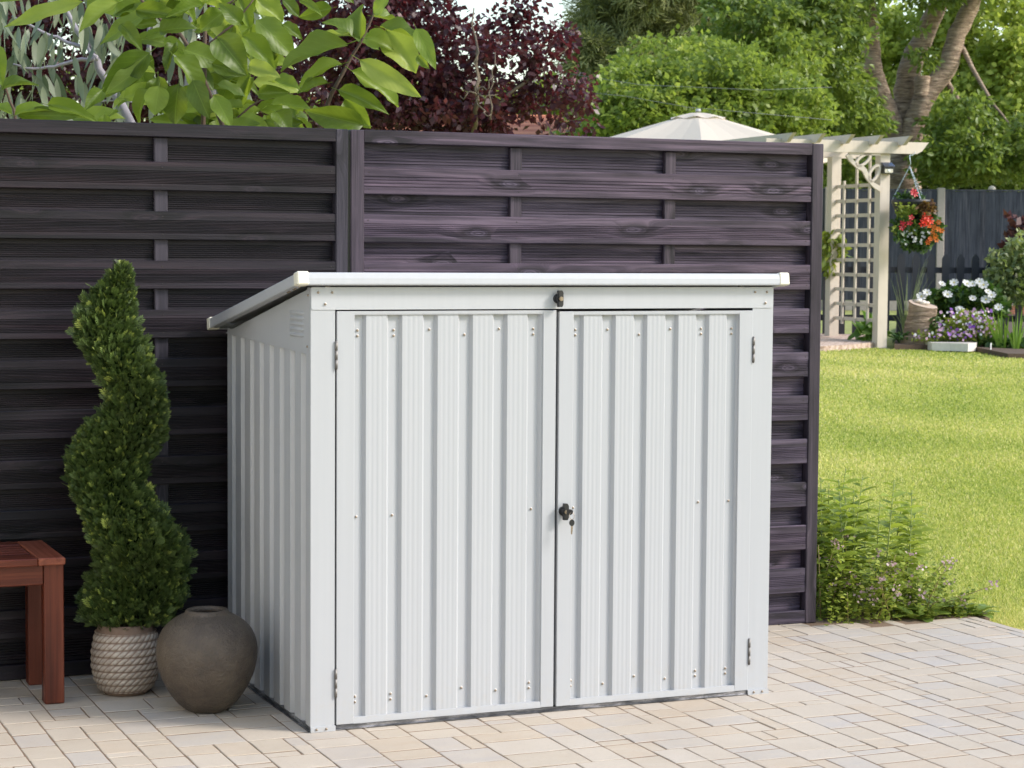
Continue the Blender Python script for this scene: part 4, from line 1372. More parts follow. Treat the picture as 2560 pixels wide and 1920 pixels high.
# a red-roofed house far behind, seen through the plum
house = empty('red_roofed_house', foot(gd(1390, 420, 50)))
tag(house, 'house with orange-red tiled roof glimpsed low behind the plum tree', 'house')
H0 = np.array(house.location)
def build_house():
    yaw = -YAW
    X = np.array([math.cos(YAW), -math.sin(YAW), 0]); Y = np.array([math.sin(YAW), math.cos(YAW), 0]); Z = np.array([0, 0, 1])
    s = 75 / FPX
    x0, x1 = -5.6, .9
    ze, zr = gd(1390, 352, 50)[2] - H0[2], gd(1390, 288, 50)[2] - H0[2]
    def P(a, b, c): return X * a + Y * b + Z * c
    mb = MB()
    mb.add([P(x0 + .3, -2.7, 0), P(x1 - .3, -2.7, 0), P(x1 - .3, 2.7, 0), P(x0 + .3, 2.7, 0), P(x0 + .3, -2.7, ze), P(x1 - .3, -2.7, ze), P(x1 - .3, 2.7, ze), P(x0 + .3, 2.7, ze)],
           [(0, 1, 5, 4), (1, 2, 6, 5), (2, 3, 7, 6), (3, 0, 4, 7)])
    mb.build('wall', plain('brick_wall', (.34, .2, .14), .9, bump=.4), house)
    t = NT('clay_tiles')
    wv = t.n('TexWave', wave_type='BANDS', bands_direction='Z', i_Scale=2.2, i_Distortion=.5)
    t.l(t.pos(), wv.inputs['Vector'])
    n = t.noise(t.pos(), 4, 4)
    c = t.mix(t.rng(wv.outputs['Fac'], .2, .9, 0, 1), (.5, .13, .05), (.72, .25, .11))
    t.set(Base_Color=t.mix(t.rng(n, .4, .7, 0, .5), c, (.6, .22, .11)), Roughness=.85)
    r = MB()
    hip = .8
    r.add([P(x0, -3, ze - .1), P(x1, -3, ze - .1), P(x1, 3, ze - .1), P(x0, 3, ze - .1), P(x0 + hip, 0, zr), P(x1 - hip * 1.1, 0, zr)],
          [(0, 1, 5, 4), (1, 2, 5), (2, 3, 4, 5), (3, 0, 4), (3, 2, 1, 0)])
    r.build('roof', t.mat, house)
    wm = plain('window_glass', (.08, .1, .12), .1)
    for a in (-4.2, -2, .2):
        MB().add([P(a, -2.72, .9), P(a + 1.1, -2.72, .9), P(a + 1.1, -2.72, 2.1), P(a, -2.72, 2.1), P(a, -2.66, .9), P(a + 1.1, -2.66, .9), P(a + 1.1, -2.66, 2.1), P(a, -2.66, 2.1)],
                 [(0, 1, 2, 3), (0, 4, 5, 1), (1, 5, 6, 2), (2, 6, 7, 3), (3, 7, 4, 0)]).build('window', wm, house)
build_house()

# two thin overhead cables
wire = plain('cable', (.16, .17, .17), .6)
for k, (pp, lab) in enumerate(((((1300, 165), (1600, 212), (1900, 225), (2080, 218)), 'upper thin overhead cable crossing in front of the maple tree'),
                               (((1300, 215), (1560, 240), (1720, 268), (2080, 300)), 'lower thin overhead cable sloping down towards the parasol'))):
    o = MB().tube([gd(x, y, 28) for x, y in pp], .003, 5).build('overhead_cable', wire)
    tag(o, lab, 'cable')

# ------------------------------------------------------------------ cream parasol
par = empty('parasol', foot(gd(1740, 700, 25)))
tag(par, 'cream garden parasol whose top shows above the weathered fence panel', 'parasol')
def build_parasol():
    z0 = par.location.z
    cloth = NT('parasol_cloth')
    n = cloth.noise(cloth.pos(), 30, 3)
    cloth.set(Base_Color=cloth.mix(n, (.55, .48, .4), (.62, .55, .47)), Roughness=.9)
    tr = cloth.n('BsdfTranslucent'); tr.inputs[0].default_value = (.75, .65, .5, 1)
    ms = cloth.n('MixShader'); ms.inputs[0].default_value = .2
    cloth.l(cloth.b.outputs[0], ms.inputs[1]); cloth.l(tr.outputs[0], ms.inputs[2]); cloth.l(ms.outputs[0], cloth.out.inputs[0])
    zt = gd(1740, 299, 25)[2] - z0
    R, rt_ = 1.62, .30
    slope = .29
    a0 = .33
    def ringpts(r, z, sag):
        v = []
        for k in range(8):
            a = a0 + k * math.pi / 4
            b = a0 + (k + 1) * math.pi / 4
            p, q = np.array([math.cos(a), math.sin(a), 0]) * r, np.array([math.cos(b), math.sin(b), 0]) * r
            for j in range(4):
                s = j / 4
                w = p * (1 - s) + q * s
                v.append((w[0], w[1], z - sag * math.sin(math.pi * s)))
        return v
    rows = [ringpts(rt_, zt, 0), ringpts(.8, zt - (.8 - rt_) * slope, .025), ringpts(1.25, zt - (1.25 - rt_) * slope, .04), ringpts(R, zt - (R - rt_) * slope, .05), ringpts(R + .005, zt - (R - rt_) * slope - .11, .05)]
    v = [q for r in rows for q in r]
    f = [(i * 32 + k, i * 32 + (k + 1) % 32, (i + 1) * 32 + (k + 1) % 32, (i + 1) * 32 + k) for i in range(4) for k in range(32)]
    c = MB().add(v, f, False).build('canopy', cloth.mat, par)
    zv = gd(1740, 284, 25)[2] - z0
    vv = [(0, 0, zv)]
    n = 48
    for r, zz, wv in ((.1, zv - .004, 0), (.2, zv - .028, .004), (.33, zv - .07, .014)):
        for k in range(n):
            a = 2 * math.pi * k / n
            vv.append((r * math.cos(a), r * math.sin(a), zz + wv * math.sin(a * 8)))
    ff = [(0, 1 + k, 1 + (k + 1) % n) for k in range(n)]
    for i in range(2):
        ff += [(1 + i * n + k, 1 + (i + 1) * n + k, 1 + (i + 1) * n + (k + 1) % n, 1 + i * n + (k + 1) % n) for k in range(n)]
    MB().add(vv, ff, True).build('vent_cap', cloth.mat, c)
    MB().lathe([(.0, .05), (.03, .045), (.035, .015), (.0, .01)], 12, (0, 0, zv)).build('finial', plain('finial_grey', (.4, .41, .43), .4), par)
    wood = plain('pole_wood', (.3, .2, .11), .5)
    MB().tube([(0, 0, 0), (0, 0, zv)], .024, 10).build('pole', wood, par)
    for k in range(8):
        a = a0 + k * math.pi / 4
        MB().tube([(.05 * math.cos(a), .05 * math.sin(a), zt - .02), (R * math.cos(a), R * math.sin(a), zt - (R - rt_) * slope - .02)], .009, 6).build('rib', wood, par)
    MB().lathe([(0, .08), (.2, .08), (.25, .05), (.25, 0), (0, 0)], 24).build('base', plain('parasol_base', (.2, .2, .2), .8), par)
build_parasol()

# ------------------------------------------------------------------ timber garden arch
cream = NT('cream_timber')
n = cream.noise(cream.pos(), 8, 4); n2 = cream.noise(cream.vmath('MULTIPLY', cream.pos(), (30., 30., 3.)), 1.0, 3)
c = cream.mix(t.rng(n, 0, 1, 0, 1) if False else n, (.5, .43, .355), (.58, .51, .43))
cream.set(Base_Color=cream.mix(cream.rng(n2, .5, .8, 0, .35), c, (.35, .3, .25)), Roughness=.65)
M['cream'] = cream.mat
A0 = gt(2217, 858)
AZ = A0[2]
lat = np.array([math.cos(YAW), -math.sin(YAW), 0]); dep = np.array([math.sin(YAW), math.cos(YAW), 0])
AU = -.335 * lat + .942 * dep      # along the side panel, away from the camera
AV = -.942 * lat - .335 * dep      # along the front beam, to the left
DA = (A0 - CAM) @ _f
KA = FPX / DA                      # picture points per metre there
arch = empty('garden_arch', A0)
tag(arch, 'cream timber garden arch with lattice side and slanted rafters', 'arch')
def ap(u, v, z): return AU * u + AV * v + np.array([0, 0, z])
def abox(name, u0, u1, v0, v1, z0, z1, mat=None, parent=None):
    pts = [ap(u, v, z) for z in (z0, z1) for (u, v) in ((u0, v0), (u1, v0), (u1, v1), (u0, v1))]
    return MB().add(pts, [(3, 2, 1, 0), (4, 5, 6, 7), (0, 1, 5, 4), (1, 2, 6, 5), (2, 3, 7, 6), (3, 0, 4, 7)]).build(name, mat or M['cream'], parent or arch)
AH = (858 - 384) / KA
PW = .115
SP = 1.08
ARW = 1.02
for u in (0, SP):
    for v in (0, ARW):
        abox('post', u, u + PW, v, v + PW, -.05, AH)
def beam(u0):
    pr = [(-.36, .03), (-.30, 0), (ARW + .42, 0), (ARW + .48, .03), (ARW + .48, .125), (-.44, .125)]
    pts = [ap(u0, v, AH - .01 + z) for v, z in pr]
    MB().prism(pts, AU * .045).build('beam', M['cream'], arch)
beam(-.047); beam(SP + PW + .002)
for k in range(5):
    v = .02 + .345 * (k - .35)
    pr = [(-.16, .165), (-.30, .255), (SP + .42, .255), (SP + .28, .165)]
    pts = [ap(u, v, AH - .09 + z) for u, z in pr]
    MB().prism(pts, AV * .045).build('rafter', M['cream'], arch)
def lattice(vo, name='lattice'):
    z0, z1 = .24, (858 - 462) / KA
    for k in range(10):
        z = z0 + (z1 - z0) * k / 9
        abox('lattice_slat', PW + .002, SP - .002, vo, vo + .018, z - .019, z + .019)
    for k in range(3):
        u = PW + (SP - PW) * (k + .7) / 3.4
        abox('lattice_slat', u - .019, u + .019, vo + .0185, vo + .036, z0 - .06, AH - .02 if k in (0, 1) else z1 + .06)
lattice(.04); lattice(ARW + .04)
def bracket(vs, sg):
    """fretwork corner piece under the front beam: bowed edge and two open loops"""
    root = None
    mb = MB()
    th = .028
    def strip(pts, wd):
        P = np.array(pts, float)
        n = len(P)
        d = np.gradient(P, axis=0); d /= np.linalg.norm(d, axis=1, keepdims=True)
        nn = np.stack([-d[:, 1], d[:, 0]], 1)
        wv = np.array(wd) if hasattr(wd, '__len__') else np.full(n, wd)
        a, b = P + nn * wv[:, None] / 2, P - nn * wv[:, None] / 2
        v, f = [], []
        for q in range(n):
            for s_, e in ((a, 0), (b, 0), (b, th), (a, th)):
                v.append(ap(-.03 + e, vs + sg * s_[q][0], AH - .012 - s_[q][1]))
        for q in range(n - 1):
            for k in range(4): f.append((q * 4 + k, q * 4 + (k + 1) % 4, q * 4 + 4 + (k + 1) % 4, q * 4 + 4 + k))
        f += [(0, 1, 2, 3), tuple(4 * (n - 1) + k for k in (3, 2, 1, 0))]
        mb.add(v, f)
    tt = np.linspace(0, 1, 16)
    # outer scalloped edge from the beam end to the post
    x = .40 * (1 - tt); z = .36 * tt ** 1.25
    bulge = .05 * np.abs(np.sin(tt * 2 * math.pi))
    strip(np.stack([x + bulge * .5 + .01, z + bulge * .6 + .02], 1), .035 + .02 * np.abs(np.cos(tt * 2 * math.pi)))
    for cx, cz, rx, rz, ang in ((.225, .075, .10, .042, -.6), (.09, .215, .10, .045, -1.0)):
        a = np.linspace(0, 2 * math.pi, 22)
        ex, ez = rx * np.cos(a), rz * np.sin(a)
        strip(np.stack([cx + ex * math.cos(ang) - ez * math.sin(ang), cz - (ex * math.sin(ang) + ez * math.cos(ang))], 1), .026)
    strip([(0.40, .012), (.2, .012), (.02, .012)], .024)
    mb.build('corner_bracket', M['cream'], arch)
bracket(PW, 1)

# solar lamp on the near post
lampbody = plain('lamp_black', (.015, .016, .02), .35)
lamp = empty('solar_wall_lamp', A0 + ap(-.05, .05, AH - .17))
tag(lamp, 'small black solar lamp fixed near the top of the cream arch post', 'lamp')
def lbox(name, u0, u1, v0, v1, z0, z1, mat, parent=lamp):
    pts = [ap(u, v, z) for z in (z0, z1) for (u, v) in ((u0, v0), (u1, v0), (u1, v1), (u0, v1))]
    return MB().add(pts, [(3, 2, 1, 0), (4, 5, 6, 7), (0, 1, 5, 4), (1, 2, 6, 5), (2, 3, 7, 6), (3, 0, 4, 7)]).build(name, mat, parent)
lbox('lamp_body', -.012, .049, -.06, .06, -.055, .03, lampbody)
pts = [ap(u, v, z) for (u, z) in ((-.03, .025), (.045, .065), (.045, .055), (-.03, .015)) for v in (-.065, .065)]
MB().add(pts, [(0, 1, 3, 2), (2, 3, 5, 4), (4, 5, 7, 6), (6, 7, 1, 0), (0, 2, 4, 6), (1, 7, 5, 3)]).build('solar_panel', plain('solar_cells', (.03, .04, .07), .2), lamp)
lbox('lens', -.016, -.0122, -.048, .048, -.047, -.008, plain('lamp_lens', (.55, .52, .42), .25))
lbox('sensor', -.022, -.0165, -.013, .013, -.036, -.01, plain('sensor_dome', (.75, .75, .75), .3))

# ------------------------------------------------------------------ hanging basket
M['petal_red'] = leafmat('petal_red', (.5, .02, .03), (.75, .05, .10), trans=.25)
M['petal_orange'] = leafmat('petal_orange', (.7, .12, .01), (.85, .42, .02), trans=.25)
M['petal_white'] = leafmat('petal_white', (.6, .6, .58), (.7, .7, .69), trans=.25, tcol=(.8, .8, .75))
M['petal_pink'] = leafmat('petal_pink', (.36, .2, .36), (.52, .36, .46), (.6, .48, .54), trans=.3, tcol=(.7, .4, .6))
M['petal_oregano'] = leafmat('petal_mauve', (.40, .24, .28), (.56, .40, .40), (.62, .50, .48), trans=.3, tcol=(.6, .4, .5))
M['herb'] = leafmat('herb_leaf', (.1, .16, .025), (.31, .38, .06), (.5, .52, .12), trans=.45, tcol=(.3, .36, .04))
M['dark_herb'] = leafmat('dark_leaf', (.02, .05, .012), (.055, .11, .022), (.11, .17, .03), trans=.3)
M['grey_herb'] = leafmat('grey_leaf', (.075, .11, .04), (.17, .21, .085), (.28, .31, .14), trans=.3)
BD = DA - .35
bk = empty('hanging_basket', gd(2281, 502, BD))
tag(bk, 'hanging basket overflowing with red, orange and white flowers beside the arch', 'basket')
B0 = np.array(bk.location)
def build_basket():
    k = BD / FPX
    R = 50 * k
    blk = plain('basket_plastic', (.012, .012, .014), .5)
    MB().lathe([(R, .012), (R * 1.04, .012), (R * 1.04, -.02), (R * .97, -.05), (R * .75, -.17), (R * .4, -.235), (0, -.245)], 28).build('bowl', blk, bk)
    MB().lathe([(0, -.02), (R * .98, -.015)], 20).build('compost', plain('compost', (.03, .02, .014), .95, bump=.6), bk)
    apex = gd(2274, 416, BD) - B0
    chain = plain('chain_steel', (.42, .5, .56), .4, .6)
    for q in range(3):
        a = .35 + q * 2 * math.pi / 3
        e = np.array([R * math.cos(a), R * math.sin(a), .01])
        mb = MB()
        nl = 24
        for j in range(nl):       # links turned in alternation
            p0, p1 = apex + (e - apex) * j / nl, apex + (e - apex) * (j + 1.25) / nl
            c = (p0 + p1) / 2; dv = (p1 - p0) / 2; L = np.linalg.norm(dv); dv /= L
            s = np.cross(dv, [.3, .8, .5]); s /= np.linalg.norm(s)
            if j % 2: s = np.cross(dv, s)
            mb.tube([c + dv * L * math.cos(b) + s * .006 * math.sin(b) for b in [2 * math.pi * i / 8 for i in range(9)]], .0028, 4, False)
        mb.build('chain', chain, bk)
    hook = gd(2274, 388, BD) - B0
    MB().tube([apex, apex + np.array([.012, 0, .03]), apex + np.array([.005, 0, .06]), hook], .004, 6).build('hook', chain, bk)
    beam_pt = A0 + ap(-.03, -.30, AH) - B0
    MB().tube([hook, (hook + beam_pt) / 2 + np.array([0, 0, -.01]), beam_pt + np.array([0, 0, .02])], .003, 5).build('hanging_cord', chain, bk)
    def mass(name, cxy, n, rad, mat, size, tmpl=LEAF4):
        cs = np.array([gd(x, y, BD + dd) - B0 for x, y, dd in cxy])
        idx = RNG.integers(len(cs), size=n)
        pos = cs[idx] + rand_unit(n) * (rad * RNG.random(n) ** .5)[:, None]
        L = rand_unit(n); L[:, 2] -= .3; N = rand_unit(n); N[:, 2] += .4; N -= .5 * _f
        me = scatter_mesh(name, tmpl[0], tmpl[1], pos, frames(L, N), size * (.6 + .8 * RNG.random(n)), mat)
        link(name, me, bk)
    rr = random.Random(3)
    pts = []
    for _ in range(60):
        a, q = rr.uniform(0, 2 * math.pi), math.sqrt(rr.random())
        pts.append((2293 + 58 * q * math.cos(a), 568 + 46 * q * math.sin(a) + 8, rr.uniform(-.24, .12)))
    mass('foliage', pts, 2300, .06, M['dark_herb'], .05)
    mass('foliage', [(2270, 492, 0), (2285, 488, -.05), (2300, 495, 0), (2250, 497, 0)], 160, .05, M['dark_herb'], .06)
    pts2 = [(2255 + rr.uniform(-15, 30), 545 + rr.uniform(-30, 30), -.2) for _ in range(14)]
    mass('foliage', pts2, 500, .05, M['herb'], .045)
    mass('trailing_leaves', [(2318, 530, -.25), (2308, 515, -.22), (2328, 520, -.2)], 130, .06, leafmat('bronze_leaf', (.1, .04, .02), (.2, .12, .05), trans=.3), .06)
    # single flowers
    def flower(x, y, r, mat, npet, dd=-.27, face=None):
        p = gd(x, y, BD + dd) - B0
        nrm = Vector(-_f) + Vector((rr.uniform(-.5, .5), 0, rr.uniform(.0, .6)))
        q = nrm.to_track_quat('Z', 'Y').to_matrix()
        v, f = [], []
        for i in range(npet):
            a = 2 * math.pi * i / npet
            w = 2.6 / npet
            j = len(v)
            for rr_, aa, zz in ((.05, 0, 0), (.6, -w * .8, .16), (1, -w * .45, .22), (1.02, w * .45, .2), (.6, w * .8, .14)):
                v.append(q @ Vector((rr_ * r * math.cos(a + aa), rr_ * r * math.sin(a + aa), zz * r)))
            f.append(tuple(range(j, j + 5)))
        mb = MB().add([np.array(s_) + p for s_ in v], f)
        o = mb.build('flower', mat, bk)
        return o
    flower(2285, 483, .050, M['petal_red'], 7); flower(2283, 480, .03, M['petal_red'], 5, -.31)
    for x, y in ((2257, 557), (2278, 544), (2274, 558), (2254, 570), (2262, 562)): flower(x, y, .032, M['petal_red'], 5)
    for x, y in ((2310, 552), (2322, 545), (2318, 558), (2307, 560), (2326, 553), (2314, 540)): flower(x, y, .042, leaf_scarlet, 6)
    for x, y in ((2322, 565), (2335, 568), (2320, 553), (2333, 580), (2345, 573), (2347, 556), (2331, 592), (2325, 598), (2320, 606), (2338, 590), (2354, 577), (2341, 600)): flower(x, y, .03, M['petal_orange'], 6)
    for _ in range(34): flower(2280 + rr.uniform(-25, 45), 583 + rr.uniform(-20, 28), .014, M['petal_white'], 5, -.25)
leaf_scarlet = leafmat('petal_scarlet', (.7, .03, .01), (.85, .1, .03), trans=.25)
build_basket()

# ------------------------------------------------------------------ far garden fence
M['slate_wood'] = woodmat('slate_painted_wood', (.022, .026, .038), (.045, .051, .07), (.09, .095, .115), axis='z', freq=.35, rough=.6, bump=.4)
M['concrete'] = plain('concrete', (.33, .29, .26), .9, var=.2, bump=.4, bscale=60)
FD = 35.
def fpoint(x): return gd(x, 768, FD)
def far_panel(px0, px1, lab, nb, mat):
    a, b = fpoint(px0), fpoint(px1)
    z0 = float(terrain(a[0], a[1])) - .03
    root = empty('garden_fence_panel', (a[0], a[1], z0))
    tag(root, lab, 'fence', 'panels of the far garden fence')
    d = (b - a); d[2] = 0
    L = np.linalg.norm(d); d /= L
    nrm = np.array([d[1], -d[0], 0])
    zb, zt = gd(2300, 752, FD)[2] - z0, gd(2300, 478, FD)[2] - z0
    wdt = L / nb
    ang = math.atan2(d[1], d[0])
    root.rotation_euler = (0, 0, ang)
    me = [MB().prism([(-wdt * .56, .0, 0), (wdt * .5, -.012, 0), (wdt * .5, .002, 0), (-wdt * .56, .006, 0)], (0, 0, zt - zb + dz)).mesh('board', mat) for dz in (0, .006, -.005)]
    for k in range(nb):
        o = link('board', me[k % 3 if k % 5 else 1], root, (wdt * (k + .5), -.012 * (k % 2) * .5, zb))
    MB().box((0, -.02, zt + .004), (L, .03, zt + .03)).build('capping_rail', mat, root)
    MB().box((0, -.015, -.02), (L, .035, zb - .005)).build('gravel_board', M['concrete'], root)
    return root
far_panel(1795, 2058, 'slate grey board fence panel mostly hidden behind the near fence end', 21, M['slate_wood'])
far_panel(2076, 2337, 'slate grey board fence panel behind the lattice arch and hanging basket', 21, M['slate_wood'])
far_panel(2356, 2625, 'slate grey board fence panel at the right edge behind the shrubs', 21, M['slate_wood'])
for px, lab in ((2067, 'concrete fence post hidden behind the dark fence end'), (2346.5, 'pale concrete fence post just right of the hanging basket')):
    p = fpoint(px)
    hw = 9.5 / FPX * FD
    z0 = float(terrain(p[0], p[1])) - .05
    zt = gd(2300, 470, FD)[2] - z0
    r = empty('concrete_post', (p[0], p[1], z0), -YAW)
    tag(r, lab, 'post')
    MB().cbox((-hw, -.05, 0), (hw, .07, zt), .01).build('shaft', M['concrete'], r)
def rock(seed, r, flat=.6):
    rr = random.Random(seed)
    bm = bmesh.new()
    bmesh.ops.create_icosphere(bm, subdivisions=2, radius=1)
    ax = [Vector((rr.uniform(-1, 1), rr.uniform(-1, 1), rr.uniform(-1, 1))).normalized() for _ in range(7)]
    for v in bm.verts:
        s = 1
        for a in ax: s -= .28 * max(0, v.co.normalized().dot(a) - .55)
        v.co = Vector((v.co.x * r * s, v.co.y * r * s * .85, v.co.z * r * s * flat))
    mb = MB().add([v.co for v in bm.verts], [[v.index for v in f.verts] for f in bm.faces], True)
    bm.free()
    return mb
M['white_stone'] = plain('white_stone', (.62, .56, .5), .8, var=.15, bump=.3)
p = gd(2480, 470, FD)
o = rock(4, .075, .8).build('pale_stone', M['white_stone'], None, (p[0], p[1], gd(2480, 473, FD)[2]))
tag(o, 'pale stone lying on top of the far slate grey fence', 'stone')

# ------------------------------------------------------------------ picket fence
M['picket'] = plain('picket_paint', (.022, .024, .033), .6, var=.35, scale=20, bump=.2)
PD = DA + 1.3
pk = empty('picket_fence', gt(2200, 838))
tag(pk, 'low dark picket fence running behind the arch and stump', 'fence')
K0 = np.array(pk.location)
kp = PD / FPX
zt_, zb_ = gd(2200, 634, PD)[2] - K0[2], gd(2200, 836, PD)[2] - K0[2]
wd = 18.5 * kp
pm = MB().prism([(-wd / 2, 0, zb_), (wd / 2, 0, zb_), (wd / 2, 0, zt_ - .05), (wd * .15, 0, zt_), (-wd * .15, 0, zt_), (-wd / 2, 0, zt_ - .05)], (0, .02, 0)).mesh('picket', M['picket'])
for k in range(-3, 15):
    x = 2066 + k * 37.0
    p = gd(x, 800, PD) - K0
    o = link('picket', pm, pk, (p[0], p[1], 0)); o.rotation_euler = (0, 0, -YAW)
for y in (674.5, 795):
    a, b = gd(1940, y, PD + .03) - K0, gd(2600, y, PD + .03) - K0
    zc = gd(2200, y, PD)[2] - K0[2]
    d = b - a
    MB().prism([(a[0], a[1], zc - .034), (a[0], a[1], zc + .034), (a[0] + dep[0] * .03, a[1] + dep[1] * .03, zc + .034), (a[0] + dep[0] * .03, a[1] + dep[1] * .03, zc - .034)], (d[0], d[1], 0)).build('rail', M['picket'], pk)

# ------------------------------------------------------------------ stump with stones
st = empty('tree_stump', foot(gd(2297, 838, DA + .15)))
tag(st, 'slanting cut tree stump standing among the flowers', 'stump')
S0 = np.array(st.location)
def build_stump():
    D = (S0 - CAM) @ _f
    k = D / FPX
    n = 28
    pts = [(2292, 862, 42), (2298, 815, 38), (2303, 785, 35), (2306, 760, 35)]
    v, f = [], []
    rows = len(pts)
    for i, (x, y, r) in enumerate(pts):
        c = gd(x, y, D) - S0
        c = c - dep * ((c @ dep))
        for j in range(n):
            a = 2 * math.pi * j / n
            rr = r * k * (1 + .05 * math.sin(3 * a + i) + .035 * math.sin(7 * a + 2 * i) + (.12 * math.sin(4 * a) if i == 0 else 0))
            v.append(c + lat * rr * math.cos(a) + dep * rr * math.sin(a) + np.array([0, 0, -(.03 * math.cos(a) + .035 * math.sin(a) * -1) * (1 if i == rows - 1 else .3)]))
    f = [(i * n + j, i * n + (j + 1) % n, (i + 1) * n + (j + 1) % n, (i + 1) * n + j) for i in range(rows - 1) for j in range(n)]
    o = MB().add(v, f, True).build('bark', M['bark_cherry'], st)
    top = np.array(v[-n:])
    c = top.mean(0)
    rings = NT('cut_wood')
    wv = rings.noise(rings.pos(), 25, 4)
    rings.set(Base_Color=rings.mix(wv, (.34, .25, .18), (.52, .43, .35)), Roughness=.85)
    MB().add([c] + list(top + np.array([0, 0, .002])), [(0, 1 + j, 1 + (j + 1) % n) for j in range(n)]).build('cut_face', rings.mat, st)
    for q, (x, y, r) in enumerate(((2294, 757, .05), (2306, 762, .055), (2312, 760, .045))):
        pz = gd(x, y, D) - dep * .0
        oo = rock(q + 9, r, .55).build('white_pebble', M['white_stone'], None, (S0 + c + lat * ((x - 2304) * k) + np.array([0, 0, .02 + .012 * (2304 - x) / 10])))
        tag(oo, ['left pale stone on the cut top of the stump', 'middle pale stone on the cut top of the stump', 'right pale stone on the cut top of the stump'][q], 'stone')
build_stump()

# ------------------------------------------------------------------ border plants
def plant(name, label, cat, at):
    r = empty(name, at); tag(r, label, cat); return r
def px_mass(root, partname, n, mat, size, boxes, D, tmpl=LEAF4, drange=.25, up=.5, ax=(0, 0, 0)):
    base = np.array(root.location)
    w = np.array([(b[2] - b[0]) * (b[3] - b[1]) for b in boxes], float)
    idx = RNG.choice(len(boxes), size=n, p=w / w.sum())
    B = np.array(boxes, float)[idx]
    # elliptical boxes
    a = RNG.random(n) * 2 * math.pi; q = np.sqrt(RNG.random(n))
    x = (B[:, 0] + B[:, 2]) / 2 + (B[:, 2] - B[:, 0]) / 2 * q * np.cos(a)
    y = (B[:, 1] + B[:, 3]) / 2 + (B[:, 3] - B[:, 1]) / 2 * q * np.sin(a)
    d = D + (RNG.random(n) - .5) * 2 * drange
    pos = CAM + (_f[None] + R2[None] * ((x - 1280) / FPX)[:, None] + U2[None] * ((960 - y) / FPX)[:, None]) * d[:, None]
    ok = pos[:, 2] > terrain(pos[:, 0], pos[:, 1]) - .02
    pos = pos[ok]; n = len(pos)
    L = rand_unit(n) + np.array(ax); N = rand_unit(n) * .8; N[:, 2] += up
    me = scatter_mesh(partname, tmpl[0], tmpl[1], pos - base, frames(L, N), size * (.6 + .8 * RNG.random(n)), mat)
    return link(partname, me, root)
def stems(root, pts, r, mat, name='stem'):
    base = np.array(root.location)
    for a, b in pts:
        a, b = np.array(a) - base, np.array(b) - base
        MB().tube([a, (a + b) / 2 + RNG.normal(size=3) * .01, b], [r, r * .8, r * .5], 5).build(name, mat, root)
stemgreen = plain('stem_green', (.12, .17, .04), .6)
stemred = plain('stem_red', (.2, .1, .06), .6)
# white flowers
D1 = DA + .5
wf = plant('white_flower_plant', 'bushy dark green plant with large white open flowers behind the stump', 'plant', gt(2410, 800))
px_mass(wf, 'foliage', 2600, M['dark_herb'], .075, [(2330, 715, 2440, 800), (2400, 705, 2500, 790), (2440, 740, 2520, 800), (2310, 730, 2380, 790)], D1, drange=.25)
def daisy(root, x, y, r, mat, D, npet=7, seed=0):
    rr = random.Random(seed)
    p = gd(x, y, D) - np.array(root.location)
    nrm = Vector(-_f) * .8 + Vector((rr.uniform(-.4, .4), 0, .75))
    q = nrm.to_track_quat('Z', 'Y').to_matrix()
    v, f = [], []
    for i in range(npet):
        a = 2 * math.pi * i / npet; wv = 3.9 / npet; j = len(v)
        for rd, aa, zz in ((.05, 0, 0), (.6, -wv * .8, .18), (1, -wv * .5, .26), (1.03, wv * .5, .24), (.6, wv * .8, .16)):
            v.append(np.array(q @ Vector((rd * r * math.cos(a + aa), rd * r * math.sin(a + aa), zz * r))) + p)
        f.append(tuple(range(j, j + 5)))
    fl = MB().add(v, f).build('flower', mat, root)
    ctr = [np.array(q @ Vector((.18 * r * math.cos(a), .18 * r * math.sin(a), .2 * r))) + p for a in [2 * math.pi * i / 8 for i in range(8)]]
    MB().add(ctr + [np.array(q @ Vector((0, 0, .34 * r))) + p], [(i, (i + 1) % 8, 8) for i in range(8)]).build('flower_centre', pollen, fl)
pollen = plain('pollen', (.5, .42, .08), .8)
for i, (x, y) in enumerate(((1310, 1030), (1410, 1020), (1515, 1030), (1565, 1030), (1622, 1013), (1355, 1118), (1690, 1095), (1722, 1123), (1675, 1162), (1565, 1150), (1185, 1103), (1140, 1135), (1450, 1240), (1780, 1225), (1655, 1040), (1470, 1238))):
    daisy(wf, 1960 + x / 3.318, 400 + y / 3.318, .042 + .008 * (i % 3), M['petal_white'], D1 - .32, 7, i)
stems(wf, [(gt(2380 + 20 * k, 800), gd(2370 + 24 * k, 725, D1)) for k in range(6)], .006, stemgreen)
